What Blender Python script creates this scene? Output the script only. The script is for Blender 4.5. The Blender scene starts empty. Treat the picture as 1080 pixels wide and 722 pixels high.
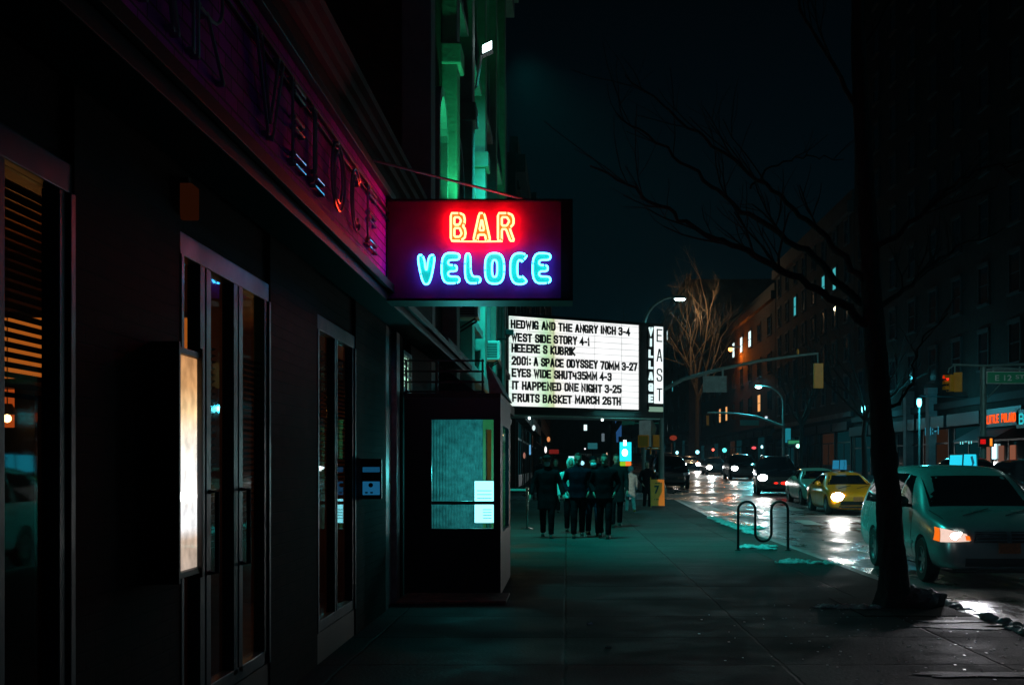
import bpy, bmesh, math, random
from mathutils import Vector, Matrix
from mathutils.bvhtree import BVHTree
R = math.radians; PI = math.pi
rnd = random.Random(7)
S = bpy.context.scene
COL = S.collection
# ---------------------------------------------------------------- camera
F = 1305.0; VX, VY, EYE = 598.0, 490.0, 1.6
cd = bpy.data.cameras.new('camera'); cam = bpy.data.objects.new('camera', cd); COL.objects.link(cam)
cam.location = (0, 0, EYE); cam.rotation_euler = (R(90), 0, 0)
cd.sensor_width = 36; cd.lens = 36 * F / 1080
cd.shift_x = -(VX - 540) / 1080; cd.shift_y = (VY - 361) / 1080
cd.clip_start = 0.05; cd.clip_end = 3000
S.camera = cam
HAZE = .00026
S.render.engine = 'CYCLES'
S.cycles.use_denoising = True
S.cycles.max_bounces = 6; S.cycles.transparent_max_bounces = 12
S.cycles.sample_clamp_indirect = 4.0
S.view_settings.view_transform = 'Standard'; S.view_settings.look = 'None'
S.view_settings.exposure = 0.0; S.view_settings.gamma = 1
# ---------------------------------------------------------------- night sky
W = bpy.data.worlds.new('World'); S.world = W; W.use_nodes = True
nt = W.node_tree; bg = nt.nodes['Background']
tc = nt.nodes.new('ShaderNodeTexCoord'); sx = nt.nodes.new('ShaderNodeSeparateXYZ')
rp = nt.nodes.new('ShaderNodeValToRGB')
nt.links.new(tc.outputs['Generated'], sx.inputs[0]); nt.links.new(sx.outputs['Z'], rp.inputs[0])
e = rp.color_ramp.elements
e[0].position = 0.0; e[0].color = (.0003, .0062, .0095, 1)
e[1].position = .38; e[1].color = (.0002, .0009, .0016, 1)
k = e.new(.14); k.color = (.0003, .0030, .0047, 1)
nt.links.new(rp.outputs[0], bg.inputs[0]); bg.inputs[1].default_value = 1.0
# ---------------------------------------------------------------- lamps (most stand at a fixture; a few unseen ones are added)
def lamp(name, kind, loc, energy, color, target=None, angle=None, size=.1, blend=.5):
    l = bpy.data.lights.new(name, kind); l.energy = energy; l.color = color
    if kind in ('POINT', 'SPOT'): l.shadow_soft_size = size
    if kind == 'SPOT': l.spot_size = R(angle); l.spot_blend = blend
    if kind == 'AREA': l.shape = 'RECTANGLE'; l.size = size[0]; l.size_y = size[1]
    o = bpy.data.objects.new(name, l); COL.objects.link(o); o.location = loc
    if target is not None:
        o.rotation_euler = (Vector(target) - Vector(loc)).to_track_quat('-Z', 'Y').to_euler()
    return o
TEAL = (.03, .80, .72); CYAN = (.10, .85, 1.0); GREEN = (.03, 1.0, .36); COOL = (.80, .92, 1.0); WARM = (1.0, .42, .10)
lamp('facade_flood_beam', 'SPOT', (-1.0, 24.9, 9.9), 5000, (.02, .92, .78), (3.0, 28.5, 0), 116, .25, .9)
lamp('facade_flood_wash', 'SPOT', (-1.35, 25.0, 9.9), 160, (.06, .95, .75), (-2.1, 27.4, 7.0), 100, .1, .6)
lamp('street_lamp_light', 'SPOT', (5.45, 60, 9.6), 2200, (.10, .88, 1.0), (5.2, 54, 0), 130, .2, .5)
lamp('street_lamp_light', 'SPOT', (16.2, 105, 9.0), 1800, (.10, .88, 1.0), (15, 100, 0), 130, .2, .5)
lamp('street_lamp_light', 'SPOT', (15.6, 13, 8.95), 70, (.03, .72, .95), (6, 13, 0), 150, .2, .5)  # added street lamp out of view, gives the bar front its teal edges
lamp('street_lamp_light', 'SPOT', (15.6, 36, 8.95), 1500, (.52, .92, .92), (12.5, 50, -3), 104, .2, .6)  # added street lamp out of view, lights the signals and overhead sign
lamp('uplight_beam', 'SPOT', (-1.55, 20.2, 5.3), 290, GREEN, (-2.15, 21.6, 14), 70, .06, .8)
lamp('uplight_beam', 'SPOT', (-1.5, 26.4, 5.3), 290, GREEN, (-2.15, 28.2, 14), 70, .06, .8)
lamp('uplight_beam', 'SPOT', (-1.5, 33.4, 5.3), 290, GREEN, (-2.15, 35.4, 14), 70, .06, .8)
lamp('marquee_soffit_light', 'AREA', (.6, 45.6, 3.55), 140, (.12, .9, .85), (.6, 45.6, 0), size=(4.2, 2.0))
lamp('vestibule_inner_light', 'POINT', (-1.3, 16.3, 1.5), 36, (.08, .85, .85), size=.08)  # unseen light at mid height inside the entrance box, without a fixture
lamp('wall_lantern_light', 'POINT', (20.0, 69.5, 4.9), 260, (.05, .75, .95), size=.2)
lamp('wall_lantern_light', 'POINT', (20.6, 88, 5.6), 230, (.05, .75, .95), size=.2)
lamp('awning_light', 'POINT', (21.8, 163.5, 16.4), 1500, (1.0, .20, .015), size=.3)
lamp('tree_warm_light', 'POINT', (15.2, 145.5, 20), 800, (1.0, .70, .40), size=.3)  # unseen light in mid-air before the bare tree, warms its crown
lamp('board_fill_beam', 'SPOT', (-1.62, 31.0, 2.42), 2500, (1.0, .74, .40), (3.42, 43.4, .60), 5.2, .02, .3)  # added narrow beam that brightens the yellow sandwich board
lamp('door_lamp_light', 'POINT', (-1.55, 30.6, 2.25), 22, (1.0, .62, .12), size=.06)
lamp('bar_pendant_light', 'POINT', (-3.2, 12.9, 2.2), 9, WARM, size=.05)
lamp('bar_pendant_light', 'POINT', (-3.4, 7.6, 2.5), 7.0, WARM, size=.05)

# ---------------------------------------------------------------- helpers
def at(px, py, d):
    return Vector(((px - VX) * d / F, d, EYE - (py - VY) * d / F))
def g(y):                       # the street climbs gently beyond the corner
    return max(0.0, y - 36.0) * .0145
class MB:
    def __init__(s): s.v = []; s.f = []; s.uvw = None
    def add(s, vs, fs):
        n = len(s.v); s.v += [Vector(v) for v in vs]; s.f += [tuple(i + n for i in f) for f in fs]; return s
    def box(s, x0, x1, y0, y1, z0, z1):
        if x0 > x1: x0, x1 = x1, x0
        if y0 > y1: y0, y1 = y1, y0
        if z0 > z1: z0, z1 = z1, z0
        return s.add([(x0,y0,z0),(x1,y0,z0),(x1,y1,z0),(x0,y1,z0),(x0,y0,z1),(x1,y0,z1),(x1,y1,z1),(x0,y1,z1)],
                     [(3,2,1,0),(4,5,6,7),(0,1,5,4),(1,2,6,5),(2,3,7,6),(3,0,4,7)])
    def tube(s, pts, r, n=10, closed=False, caps=True):
        pts = [Vector(p) for p in pts]; m = len(pts)
        rs = r if isinstance(r, (list, tuple)) else [r] * m
        up = None; rings = []
        for i in range(m):
            a = pts[(i - 1) % m] if (closed or i > 0) else pts[i]
            b = pts[(i + 1) % m] if (closed or i < m - 1) else pts[i]
            t = (b - a)
            t = t.normalized() if t.length > 1e-9 else Vector((0, 0, 1))
            if up is None:
                up = t.orthogonal().normalized()
            up = (up - t * up.dot(t))
            up = up.normalized() if up.length > 1e-6 else t.orthogonal().normalized()
            sd = t.cross(up)
            rings.append([pts[i] + (up * math.cos(2*PI*k/n) + sd * math.sin(2*PI*k/n)) * rs[i] for k in range(n)])
        vs = [v for q in rings for v in q]; fs = []
        for i in range(m if closed else m - 1):
            j = (i + 1) % m
            for k in range(n):
                fs.append((i*n+k, i*n+(k+1)%n, j*n+(k+1)%n, j*n+k))
        if caps and not closed:
            fs.append(tuple(range(n-1, -1, -1))); fs.append(tuple((m-1)*n+k for k in range(n)))
        return s.add(vs, fs)
    def lathe(s, prof, c=(0,0,0), n=20, axis='Z'):
        vs = []; fs = []
        for (r, h) in prof:
            for k in range(n):
                a = 2*PI*k/n; x, y = r*math.cos(a), r*math.sin(a)
                p = (x, y, h) if axis == 'Z' else ((h, x, y) if axis == 'X' else (x, h, y))
                vs.append((p[0]+c[0], p[1]+c[1], p[2]+c[2]))
        for i in range(len(prof)-1):
            for k in range(n):
                fs.append((i*n+k, i*n+(k+1)%n, (i+1)*n+(k+1)%n, (i+1)*n+k))
        fs.append(tuple(range(n-1,-1,-1))); fs.append(tuple((len(prof)-1)*n+k for k in range(n)))
        return s.add(vs, fs)
    def prism(s, poly, h0, h1, axis='Z'):
        n = len(poly)
        def P(a, b, h): return (a, b, h) if axis == 'Z' else ((h, a, b) if axis == 'X' else (a, h, b))
        vs = [P(a, b, h0) for a, b in poly] + [P(a, b, h1) for a, b in poly]
        fs = [tuple(range(n-1,-1,-1)), tuple(range(n, 2*n))] + [(i, (i+1)%n, n+(i+1)%n, n+i) for i in range(n)]
        return s.add(vs, fs)
    def hexa(s, q):             # 8 corners, bottom 4 then top 4
        return s.add(q, [(3,2,1,0),(4,5,6,7),(0,1,5,4),(1,2,6,5),(2,3,7,6),(3,0,4,7)])
    def ball(s, c, r, n=12, sc=(1,1,1)):
        vs = []; m = max(4, n//2)
        for i in range(m+1):
            t = PI*i/m
            for k in range(n):
                a = 2*PI*k/n
                vs.append((c[0]+r*sc[0]*math.sin(t)*math.cos(a), c[1]+r*sc[1]*math.sin(t)*math.sin(a), c[2]+r*sc[2]*math.cos(t)))
        fs = [(i*n+k, (i+1)*n+k, (i+1)*n+(k+1)%n, i*n+(k+1)%n) for i in range(m) for k in range(n)]
        return s.add(vs, fs)
def wloc(o):
    v = Vector((0,0,0))
    while o is not None: v += o.location; o = o.parent
    return v
def obj(name, mb, mat, parent=None, smooth=False, bevel=0, props=None):
    off = wloc(parent) if parent is not None else Vector((0,0,0))
    if isinstance(mb, bpy.types.Mesh):
        me = mb
        if off.length > 0: me.transform(Matrix.Translation(-off))
    else:
        me = bpy.data.meshes.new(name)
        me.from_pydata([tuple(v - off) for v in mb.v], [], mb.f)
    bm = bmesh.new(); bm.from_mesh(me)
    bmesh.ops.remove_doubles(bm, verts=bm.verts, dist=1e-6)
    bmesh.ops.recalc_face_normals(bm, faces=bm.faces)
    if bevel:
        es = [x for x in bm.edges if len(x.link_faces) == 2 and x.calc_face_angle(0) > R(35)]
        bmesh.ops.bevel(bm, geom=es, offset=bevel, segments=2, profile=.6, affect='EDGES', clamp_overlap=True)
    for f in bm.faces: f.smooth = smooth
    if smooth:
        for x in bm.edges:
            if len(x.link_faces) == 2 and x.calc_face_angle(0) > R(42): x.smooth = False
    bm.to_mesh(me); bm.free(); me.update()
    if mat is not None:
        me.materials.clear(); me.materials.append(mat)
    o = bpy.data.objects.new(name, me); COL.objects.link(o)
    if parent is not None: o.parent = parent
    return o
def tag(o, label=None, cat=None, group=None, kind=None):
    if label: o['label'] = label
    if cat: o['category'] = cat
    if group: o['group'] = group
    if kind: o['kind'] = kind
    return o
def thing(name, label, cat, loc=(0,0,0), group=None):
    o = bpy.data.objects.new(name, None); COL.objects.link(o); o.location = loc; o.empty_display_size = .2
    return tag(o, label, cat, group)
def kids(o): return [c for c in bpy.data.objects if c.parent == o]
def dup(root, loc, rotz=0, label=None, group=None, scale=None):
    r = root.copy(); COL.objects.link(r); r.location = loc; r.rotation_euler = (0, 0, rotz)
    if scale: r.scale = (scale,)*3 if not isinstance(scale, tuple) else scale
    if label: r['label'] = label
    if group: r['group'] = group
    for ch in kids(root):
        c = ch.copy(); COL.objects.link(c); c.parent = r
        for gg in kids(ch):
            d = gg.copy(); COL.objects.link(d); d.parent = c
    return r
def recolour(root, frm, to):
    for c in kids(root):
        for o in [c] + kids(c):
            if o.type == 'MESH' and o.data.materials and o.data.materials[0] == frm:
                o.data = o.data.copy(); o.data.materials[0] = to
def struct(name, mb, mat, **k):
    return tag(obj(name, mb, mat, **k), kind='structure')
# ---------------------------------------------------------------- materials
def mat(name, base, rough=.6, metal=0, noise=0, nscale=6, bump=0, bscale=None, spec=.5, coat=0, rvar=0, emis=None, estr=0):
    m = bpy.data.materials.new(name); m.use_nodes = True; t = m.node_tree; p = t.nodes['Principled BSDF']
    p.inputs['Base Color'].default_value = (*base, 1); p.inputs['Roughness'].default_value = rough; p.inputs['Metallic'].default_value = metal
    p.inputs['Specular IOR Level'].default_value = spec; p.inputs['Coat Weight'].default_value = coat
    if emis: p.inputs['Emission Color'].default_value = (*emis, 1); p.inputs['Emission Strength'].default_value = estr
    if noise or bump or rvar:
        c = t.nodes.new('ShaderNodeTexCoord'); n = t.nodes.new('ShaderNodeTexNoise')
        n.inputs['Scale'].default_value = nscale; n.inputs['Detail'].default_value = 6; n.inputs['Roughness'].default_value = .65
        t.links.new(c.outputs['Object'], n.inputs['Vector'])
        if noise:
            r = t.nodes.new('ShaderNodeValToRGB'); r.color_ramp.elements[0].position = .3; r.color_ramp.elements[1].position = .7
            r.color_ramp.elements[0].color = (*[b*(1-noise) for b in base], 1); r.color_ramp.elements[1].color = (*[min(1, b*(1+noise)) for b in base], 1)
            t.links.new(n.outputs['Fac'], r.inputs[0]); t.links.new(r.outputs[0], p.inputs['Base Color'])
        if rvar:
            mr = t.nodes.new('ShaderNodeMapRange'); mr.inputs['From Min'].default_value = .3; mr.inputs['From Max'].default_value = .7
            mr.inputs['To Min'].default_value = max(.02, rough-rvar); mr.inputs['To Max'].default_value = min(1, rough+rvar)
            t.links.new(n.outputs['Fac'], mr.inputs[0]); t.links.new(mr.outputs[0], p.inputs['Roughness'])
        if bump:
            n2 = t.nodes.new('ShaderNodeTexNoise'); n2.inputs['Scale'].default_value = bscale or nscale*8; n2.inputs['Detail'].default_value = 5
            b = t.nodes.new('ShaderNodeBump'); b.inputs['Strength'].default_value = bump; b.inputs['Distance'].default_value = .02
            t.links.new(c.outputs['Object'], n2.inputs['Vector']); t.links.new(n2.outputs['Fac'], b.inputs['Height']); t.links.new(b.outputs[0], p.inputs['Normal'])
    return m
def glow(name, col, st):
    m = bpy.data.materials.new(name); m.use_nodes = True; t = m.node_tree; t.nodes.clear()
    o = t.nodes.new('ShaderNodeOutputMaterial'); e = t.nodes.new('ShaderNodeEmission')
    e.inputs[0].default_value = (*col, 1); e.inputs[1].default_value = st; t.links.new(e.outputs[0], o.inputs[0]); return m
def brick(name, c1, c2, mortar, axis, rough=.85, scale=1.0, bump=.6, spec=.08):
    """axis 'X': wall faces +-X (uses y,z); 'Y': wall faces +-Y (uses x,z)"""
    m = bpy.data.materials.new(name); m.use_nodes = True; t = m.node_tree; p = t.nodes['Principled BSDF']
    p.inputs['Roughness'].default_value = rough; p.inputs['Specular IOR Level'].default_value = spec
    c = t.nodes.new('ShaderNodeNewGeometry'); s = t.nodes.new('ShaderNodeSeparateXYZ'); k = t.nodes.new('ShaderNodeCombineXYZ')
    t.links.new(c.outputs['Position'], s.inputs[0])
    ad = t.nodes.new('ShaderNodeMath'); ad.operation = 'ADD'
    t.links.new(s.outputs['X'], ad.inputs[0]); t.links.new(s.outputs['Y'], ad.inputs[1])
    t.links.new(ad.outputs[0], k.inputs[0]); t.links.new(s.outputs['Z'], k.inputs[1])
    b = t.nodes.new('ShaderNodeTexBrick'); b.inputs['Scale'].default_value = scale
    b.inputs['Color1'].default_value = (*c1, 1); b.inputs['Color2'].default_value = (*c2, 1); b.inputs['Mortar'].default_value = (*mortar, 1)
    b.inputs['Mortar Size'].default_value = .006; b.inputs['Brick Width'].default_value = .215; b.inputs['Row Height'].default_value = .075; b.inputs['Mortar Smooth'].default_value = .3
    t.links.new(k.outputs[0], b.inputs['Vector'])
    n = t.nodes.new('ShaderNodeTexNoise'); n.inputs['Scale'].default_value = 2.5; n.inputs['Detail'].default_value = 7; t.links.new(c.outputs['Position'], n.inputs['Vector'])
    mx = t.nodes.new('ShaderNodeMixRGB'); mx.blend_type = 'MULTIPLY'; mx.inputs[0].default_value = .8
    t.links.new(b.outputs['Color'], mx.inputs[1]); t.links.new(n.outputs['Fac'], mx.inputs[2]); t.links.new(mx.outputs[0], p.inputs['Base Color'])
    bp = t.nodes.new('ShaderNodeBump'); bp.inputs['Strength'].default_value = bump; bp.inputs['Distance'].default_value = .012; bp.invert = True
    t.links.new(b.outputs['Fac'], bp.inputs['Height']); t.links.new(bp.outputs[0], p.inputs['Normal'])
    return m
def glass(name, tint, refl=.10, rough=.03):
    m = bpy.data.materials.new(name); m.use_nodes = True; t = m.node_tree; t.nodes.clear()
    o = t.nodes.new('ShaderNodeOutputMaterial'); a = t.nodes.new('ShaderNodeBsdfTransparent'); b = t.nodes.new('ShaderNodeBsdfGlossy'); x = t.nodes.new('ShaderNodeMixShader')
    a.inputs[0].default_value = (*tint, 1); b.inputs['Roughness'].default_value = rough; b.inputs[0].default_value = (.9, .95, 1, 1)
    f = t.nodes.new('ShaderNodeFresnel'); f.inputs[0].default_value = 1.5
    mr = t.nodes.new('ShaderNodeMath'); mr.operation = 'MULTIPLY_ADD'; mr.inputs[1].default_value = .9; mr.inputs[2].default_value = refl*.3
    t.links.new(f.outputs[0], mr.inputs[0]); gb = t.nodes.new('ShaderNodeNewGeometry'); iv = t.nodes.new('ShaderNodeMath'); iv.operation = 'SUBTRACT'; iv.inputs[0].default_value = 1; t.links.new(gb.outputs['Backfacing'], iv.inputs[1])
    mb_ = t.nodes.new('ShaderNodeMath'); mb_.operation = 'MULTIPLY'; t.links.new(mr.outputs[0], mb_.inputs[0]); t.links.new(iv.outputs[0], mb_.inputs[1])
    t.links.new(mb_.outputs[0], x.inputs[0]); t.links.new(a.outputs[0], x.inputs[1]); t.links.new(b.outputs[0], x.inputs[2]); t.links.new(x.outputs[0], o.inputs[0])
    return m
M = {}
M['black'] = mat('black_paint', (.010,.010,.012), .5, spec=.3, noise=.3, nscale=4)
M['steel'] = mat('dark_steel', (.03,.033,.036), .4, .6, noise=.3, nscale=5)
M['alum'] = mat('anodised_aluminium', (.012,.055,.08), .45, .1, spec=.22, noise=.2, nscale=3, rvar=.1)
M['chrome'] = mat('chrome', (.7,.7,.7), .15, 1)
M['galv'] = mat('galvanised_green', (.16,.26,.25), .5, .3, noise=.25, nscale=3)
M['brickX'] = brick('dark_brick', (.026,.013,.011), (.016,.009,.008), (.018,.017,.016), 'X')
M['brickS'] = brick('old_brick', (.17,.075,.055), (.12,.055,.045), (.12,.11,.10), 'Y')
M['stone'] = mat('pale_stone', (.30,.27,.28), .8, noise=.25, nscale=2, bump=.3, bscale=30)
M['theatre'] = mat('theatre_stone', (.27,.28,.25), .85, noise=.35, nscale=1.2, bump=.5, bscale=14)
M['plaster'] = mat('grey_plaster', (.2,.21,.2), .9, noise=.25, nscale=1.5, bump=.2)
M['conc'] = mat('concrete_far', (.10,.10,.10), .9, noise=.35, nscale=.6)
M['bfar'] = brick('far_brick', (.05,.035,.03), (.04,.028,.024), (.045,.042,.04), 'X', scale=1)
M['bfar2'] = brick('far_brick_pale', (.10,.08,.07), (.08,.065,.06), (.08,.075,.07), 'X', scale=1)
M['trim'] = mat('stone_trim', (.016,.0155,.015), .85, noise=.3, nscale=2)
M['pane'] = mat('dark_window', (.008,.01,.012), .06, spec=.8)
M['glass'] = glass('shop_glass', (.88,.90,.91)); M['clear'] = glass('case_glass', (.98,.98,.98), .02)
M['cglass'] = mat('car_glass', (.004,.006,.008), .05, spec=.45)
M['tyre'] = mat('tyre_rubber', (.012,.012,.012), .75, noise=.3, nscale=20)
M['rim'] = mat('alloy_rim', (.38,.40,.42), .3, .9)
M['plastic'] = mat('black_plastic', (.014,.014,.015), .5)
M['signal'] = mat('signal_yellow', (.95,.33,.008), .45, noise=.12, nscale=6)
M['white'] = mat('white_board', (.7,.7,.68), .6, noise=.2, nscale=5)
M['snow'] = mat('dirty_snow', (.46,.50,.52), .55, noise=.55, nscale=7, bump=1.0, bscale=26)
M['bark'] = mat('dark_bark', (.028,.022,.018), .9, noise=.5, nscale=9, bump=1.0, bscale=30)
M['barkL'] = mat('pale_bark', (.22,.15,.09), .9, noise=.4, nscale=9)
M['amber'] = glow('amber_glow', (1.0,.23,.025), .5)
M['amberL'] = glow('amber_lamp', (1.0,.55,.20), 9)
M['orange'] = glow('orange_glow', (1.0,.17,.02), .55)
M['head'] = glow('headlight_glow', (1.0,.97,.92), 60)
M['headw'] = glow('van_headlight_glow', (1.0,.70,.58), .95)
M['turn'] = glow('turn_signal_glow', (1.0,.17,.01), 1.0)
M['red'] = glow('red_glow', (1.0,.02,.01), 2.2)
M['cyanG'] = glow('cyan_glow', (.02,.72,1.0), 1.2)
M['whiteG'] = glow('white_glow', (.80,1.0,1.0), 6)
M['lampG'] = glow('street_lamp_glow', (.78,1.0,1.0), 40)
M['winG'] = glow('lit_window_teal', (.10,.75,.80), .55)
M['winW'] = glow('lit_window_white', (.75,1.0,1.0), 1.5)
M['winO'] = glow('lit_window_orange', (1.0,.45,.15), 1.0)
# wet asphalt
def asphalt():
    m = bpy.data.materials.new('wet_asphalt'); m.use_nodes = True; t = m.node_tree; p = t.nodes['Principled BSDF']
    L = t.links.new; c = t.nodes.new('ShaderNodeNewGeometry')
    mp = t.nodes.new('ShaderNodeMapping'); mp.inputs['Scale'].default_value = (1, .35, 1); L(c.outputs['Position'], mp.inputs[0])
    n = t.nodes.new('ShaderNodeTexNoise'); n.inputs['Scale'].default_value = .9; n.inputs['Detail'].default_value = 7; n.inputs['Roughness'].default_value = .68; L(mp.outputs[0], n.inputs['Vector'])
    r = t.nodes.new('ShaderNodeMapRange'); r.inputs['From Min'].default_value = .42; r.inputs['From Max'].default_value = .62
    r.inputs['To Min'].default_value = .20; r.inputs['To Max'].default_value = .66; L(n.outputs['Fac'], r.inputs[0]); L(r.outputs[0], p.inputs['Roughness'])
    cr = t.nodes.new('ShaderNodeValToRGB'); cr.color_ramp.elements[0].color = (.020,.019,.020,1); cr.color_ramp.elements[1].color = (.062,.056,.054,1)
    cr.color_ramp.elements[0].position = .35; cr.color_ramp.elements[1].position = .68; L(n.outputs['Fac'], cr.inputs[0]); L(cr.outputs[0], p.inputs['Base Color'])
    n2 = t.nodes.new('ShaderNodeTexNoise'); n2.inputs['Scale'].default_value = 1.7; n2.inputs['Detail'].default_value = 8; n2.inputs['Roughness'].default_value = .7; L(mp.outputs[0], n2.inputs['Vector'])
    n3 = t.nodes.new('ShaderNodeTexNoise'); n3.inputs['Scale'].default_value = 45; n3.inputs['Detail'].default_value = 3; L(c.outputs['Position'], n3.inputs['Vector'])
    b = t.nodes.new('ShaderNodeBump'); b.inputs['Strength'].default_value = .55; b.inputs['Distance'].default_value = .06; L(n2.outputs['Fac'], b.inputs['Height'])
    b2 = t.nodes.new('ShaderNodeBump'); b2.inputs['Strength'].default_value = .35; b2.inputs['Distance'].default_value = .01; L(n3.outputs['Fac'], b2.inputs['Height']); L(b.outputs[0], b2.inputs['Normal'])
    L(b2.outputs[0], p.inputs['Normal']); p.inputs['Specular IOR Level'].default_value = .6
    return m
def sidewalk():
    m = bpy.data.materials.new('wet_concrete_flags'); m.use_nodes = True; t = m.node_tree; p = t.nodes['Principled BSDF']
    L = t.links.new; c = t.nodes.new('ShaderNodeNewGeometry'); s = t.nodes.new('ShaderNodeSeparateXYZ'); L(c.outputs['Position'], s.inputs[0])
    def joint(out, off, step, w):
        a = t.nodes.new('ShaderNodeMath'); a.operation = 'ADD'; a.inputs[1].default_value = off; L(out, a.inputs[0])
        d = t.nodes.new('ShaderNodeMath'); d.operation = 'PINGPONG'; d.inputs[1].default_value = step/2; L(a.outputs[0], d.inputs[0])
        q = t.nodes.new('ShaderNodeMapRange'); q.inputs['From Min'].default_value = 0; q.inputs['From Max'].default_value = w; q.inputs['To Min'].default_value = 1; q.inputs['To Max'].default_value = 0
        L(d.outputs[0], q.inputs[0]); return q.outputs[0]
    wob = t.nodes.new('ShaderNodeTexNoise'); wob.inputs['Scale'].default_value = 2.0; L(c.outputs['Position'], wob.inputs['Vector'])
    wx = t.nodes.new('ShaderNodeMath'); wx.operation = 'MULTIPLY_ADD'; wx.inputs[1].default_value = .05; L(wob.outputs['Fac'], wx.inputs[0]); L(s.outputs['X'], wx.inputs[2])
    wy = t.nodes.new('ShaderNodeMath'); wy.operation = 'MULTIPLY_ADD'; wy.inputs[1].default_value = .06; L(wob.outputs['Fac'], wy.inputs[0]); L(s.outputs['Y'], wy.inputs[2])
    j1 = joint(wx.outputs[0], -.005, 1.75, .020); j2 = joint(wy.outputs[0], -.33, 1.6, .028)
    j = t.nodes.new('ShaderNodeMath'); j.operation = 'MAXIMUM'; L(j1, j.inputs[0]); L(j2, j.inputs[1])
    n = t.nodes.new('ShaderNodeTexNoise'); n.inputs['Scale'].default_value = .8; n.inputs['Detail'].default_value = 9; n.inputs['Roughness'].default_value = .72; L(c.outputs['Position'], n.inputs['Vector'])
    cr = t.nodes.new('ShaderNodeValToRGB'); e = cr.color_ramp.elements; e[0].position = .32; e[1].position = .7; e[0].color = (.026,.032,.031,1); e[1].color = (.066,.078,.075,1); L(n.outputs['Fac'], cr.inputs[0])
    vo = t.nodes.new('ShaderNodeTexWhiteNoise'); vo.noise_dimensions = '2D'
    sn = t.nodes.new('ShaderNodeVectorMath'); sn.operation = 'SNAP'; sn.inputs[1].default_value = (1.75, 1.6, 100)
    ad = t.nodes.new('ShaderNodeVectorMath'); ad.operation = 'ADD'; ad.inputs[1].default_value = (-.005+.02, -.33+.03, 50); L(c.outputs['Position'], ad.inputs[0]); L(ad.outputs[0], sn.inputs[0]); L(sn.outputs[0], vo.inputs['Vector'])
    mr = t.nodes.new('ShaderNodeMapRange'); mr.inputs['To Min'].default_value = .72; mr.inputs['To Max'].default_value = 1.12; L(vo.outputs['Value'], mr.inputs[0])
    mu = t.nodes.new('ShaderNodeMixRGB'); mu.blend_type = 'MULTIPLY'; mu.inputs[0].default_value = 1; L(cr.outputs[0], mu.inputs[1]); L(mr.outputs[0], mu.inputs[2])
    mx = t.nodes.new('ShaderNodeMixRGB'); mx.inputs[2].default_value = (.018,.017,.016,1); L(j.outputs[0], mx.inputs[0]); L(mu.outputs[0], mx.inputs[1]); L(mx.outputs[0], p.inputs['Base Color'])
    vg = t.nodes.new('ShaderNodeTexVoronoi'); vg.inputs['Scale'].default_value = 2.6; L(c.outputs['Position'], vg.inputs['Vector'])
    gm = t.nodes.new('ShaderNodeMapRange'); gm.inputs['From Min'].default_value = .045; gm.inputs['From Max'].default_value = .075; gm.inputs['To Min'].default_value = .75; gm.inputs['To Max'].default_value = 0; L(vg.outputs['Distance'], gm.inputs[0])
    mg = t.nodes.new('ShaderNodeMixRGB'); mg.inputs[2].default_value = (.022,.021,.02,1); L(gm.outputs[0], mg.inputs[0]); L(mx.outputs[0], mg.inputs[1])
    ns = t.nodes.new('ShaderNodeTexNoise'); ns.inputs['Scale'].default_value = .33; ns.inputs['Detail'].default_value = 4; L(c.outputs['Position'], ns.inputs['Vector'])
    mp2 = t.nodes.new('ShaderNodeMapRange'); mp2.inputs['From Min'].default_value = .35; mp2.inputs['From Max'].default_value = .65; mp2.inputs['To Min'].default_value = .72; mp2.inputs['To Max'].default_value = 1.05; L(ns.outputs['Fac'], mp2.inputs[0])
    ms = t.nodes.new('ShaderNodeMixRGB'); ms.blend_type = 'MULTIPLY'; ms.inputs[0].default_value = 1; L(mg.outputs[0], ms.inputs[1]); L(mp2.outputs[0], ms.inputs[2])
    nf = t.nodes.new('ShaderNodeTexNoise'); nf.inputs['Scale'].default_value = 55; nf.inputs['Detail'].default_value = 4; nf.inputs['Roughness'].default_value = .8; L(c.outputs['Position'], nf.inputs['Vector'])
    mf = t.nodes.new('ShaderNodeMapRange'); mf.inputs['From Min'].default_value = .35; mf.inputs['From Max'].default_value = .65; mf.inputs['To Min'].default_value = .55; mf.inputs['To Max'].default_value = 1.4; L(nf.outputs['Fac'], mf.inputs[0])
    mz_ = t.nodes.new('ShaderNodeMixRGB'); mz_.blend_type = 'MULTIPLY'; mz_.inputs[0].default_value = 1; L(ms.outputs[0], mz_.inputs[1]); L(mf.outputs[0], mz_.inputs[2]); L(mz_.outputs[0], p.inputs['Base Color'])
    rr = t.nodes.new('ShaderNodeMapRange'); rr.inputs['From Min'].default_value = .38; rr.inputs['From Max'].default_value = .66; rr.inputs['To Min'].default_value = .60; rr.inputs['To Max'].default_value = .9; L(n.outputs['Fac'], rr.inputs[0]); L(rr.outputs[0], p.inputs['Roughness'])
    n3 = t.nodes.new('ShaderNodeTexNoise'); n3.inputs['Scale'].default_value = 30; n3.inputs['Detail'].default_value = 6; L(c.outputs['Position'], n3.inputs['Vector'])
    b = t.nodes.new('ShaderNodeBump'); b.inputs['Strength'].default_value = .5; b.inputs['Distance'].default_value = .012; L(n3.outputs['Fac'], b.inputs['Height'])
    b2 = t.nodes.new('ShaderNodeBump'); b2.invert = True; b2.inputs['Strength'].default_value = .8; b2.inputs['Distance'].default_value = .01; L(j.outputs[0], b2.inputs['Height']); L(b.outputs[0], b2.inputs['Normal'])
    L(b2.outputs[0], p.inputs['Normal']); p.inputs['Specular IOR Level'].default_value = .035
    return m
M['asphalt'] = asphalt(); M['flags'] = sidewalk()
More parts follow.
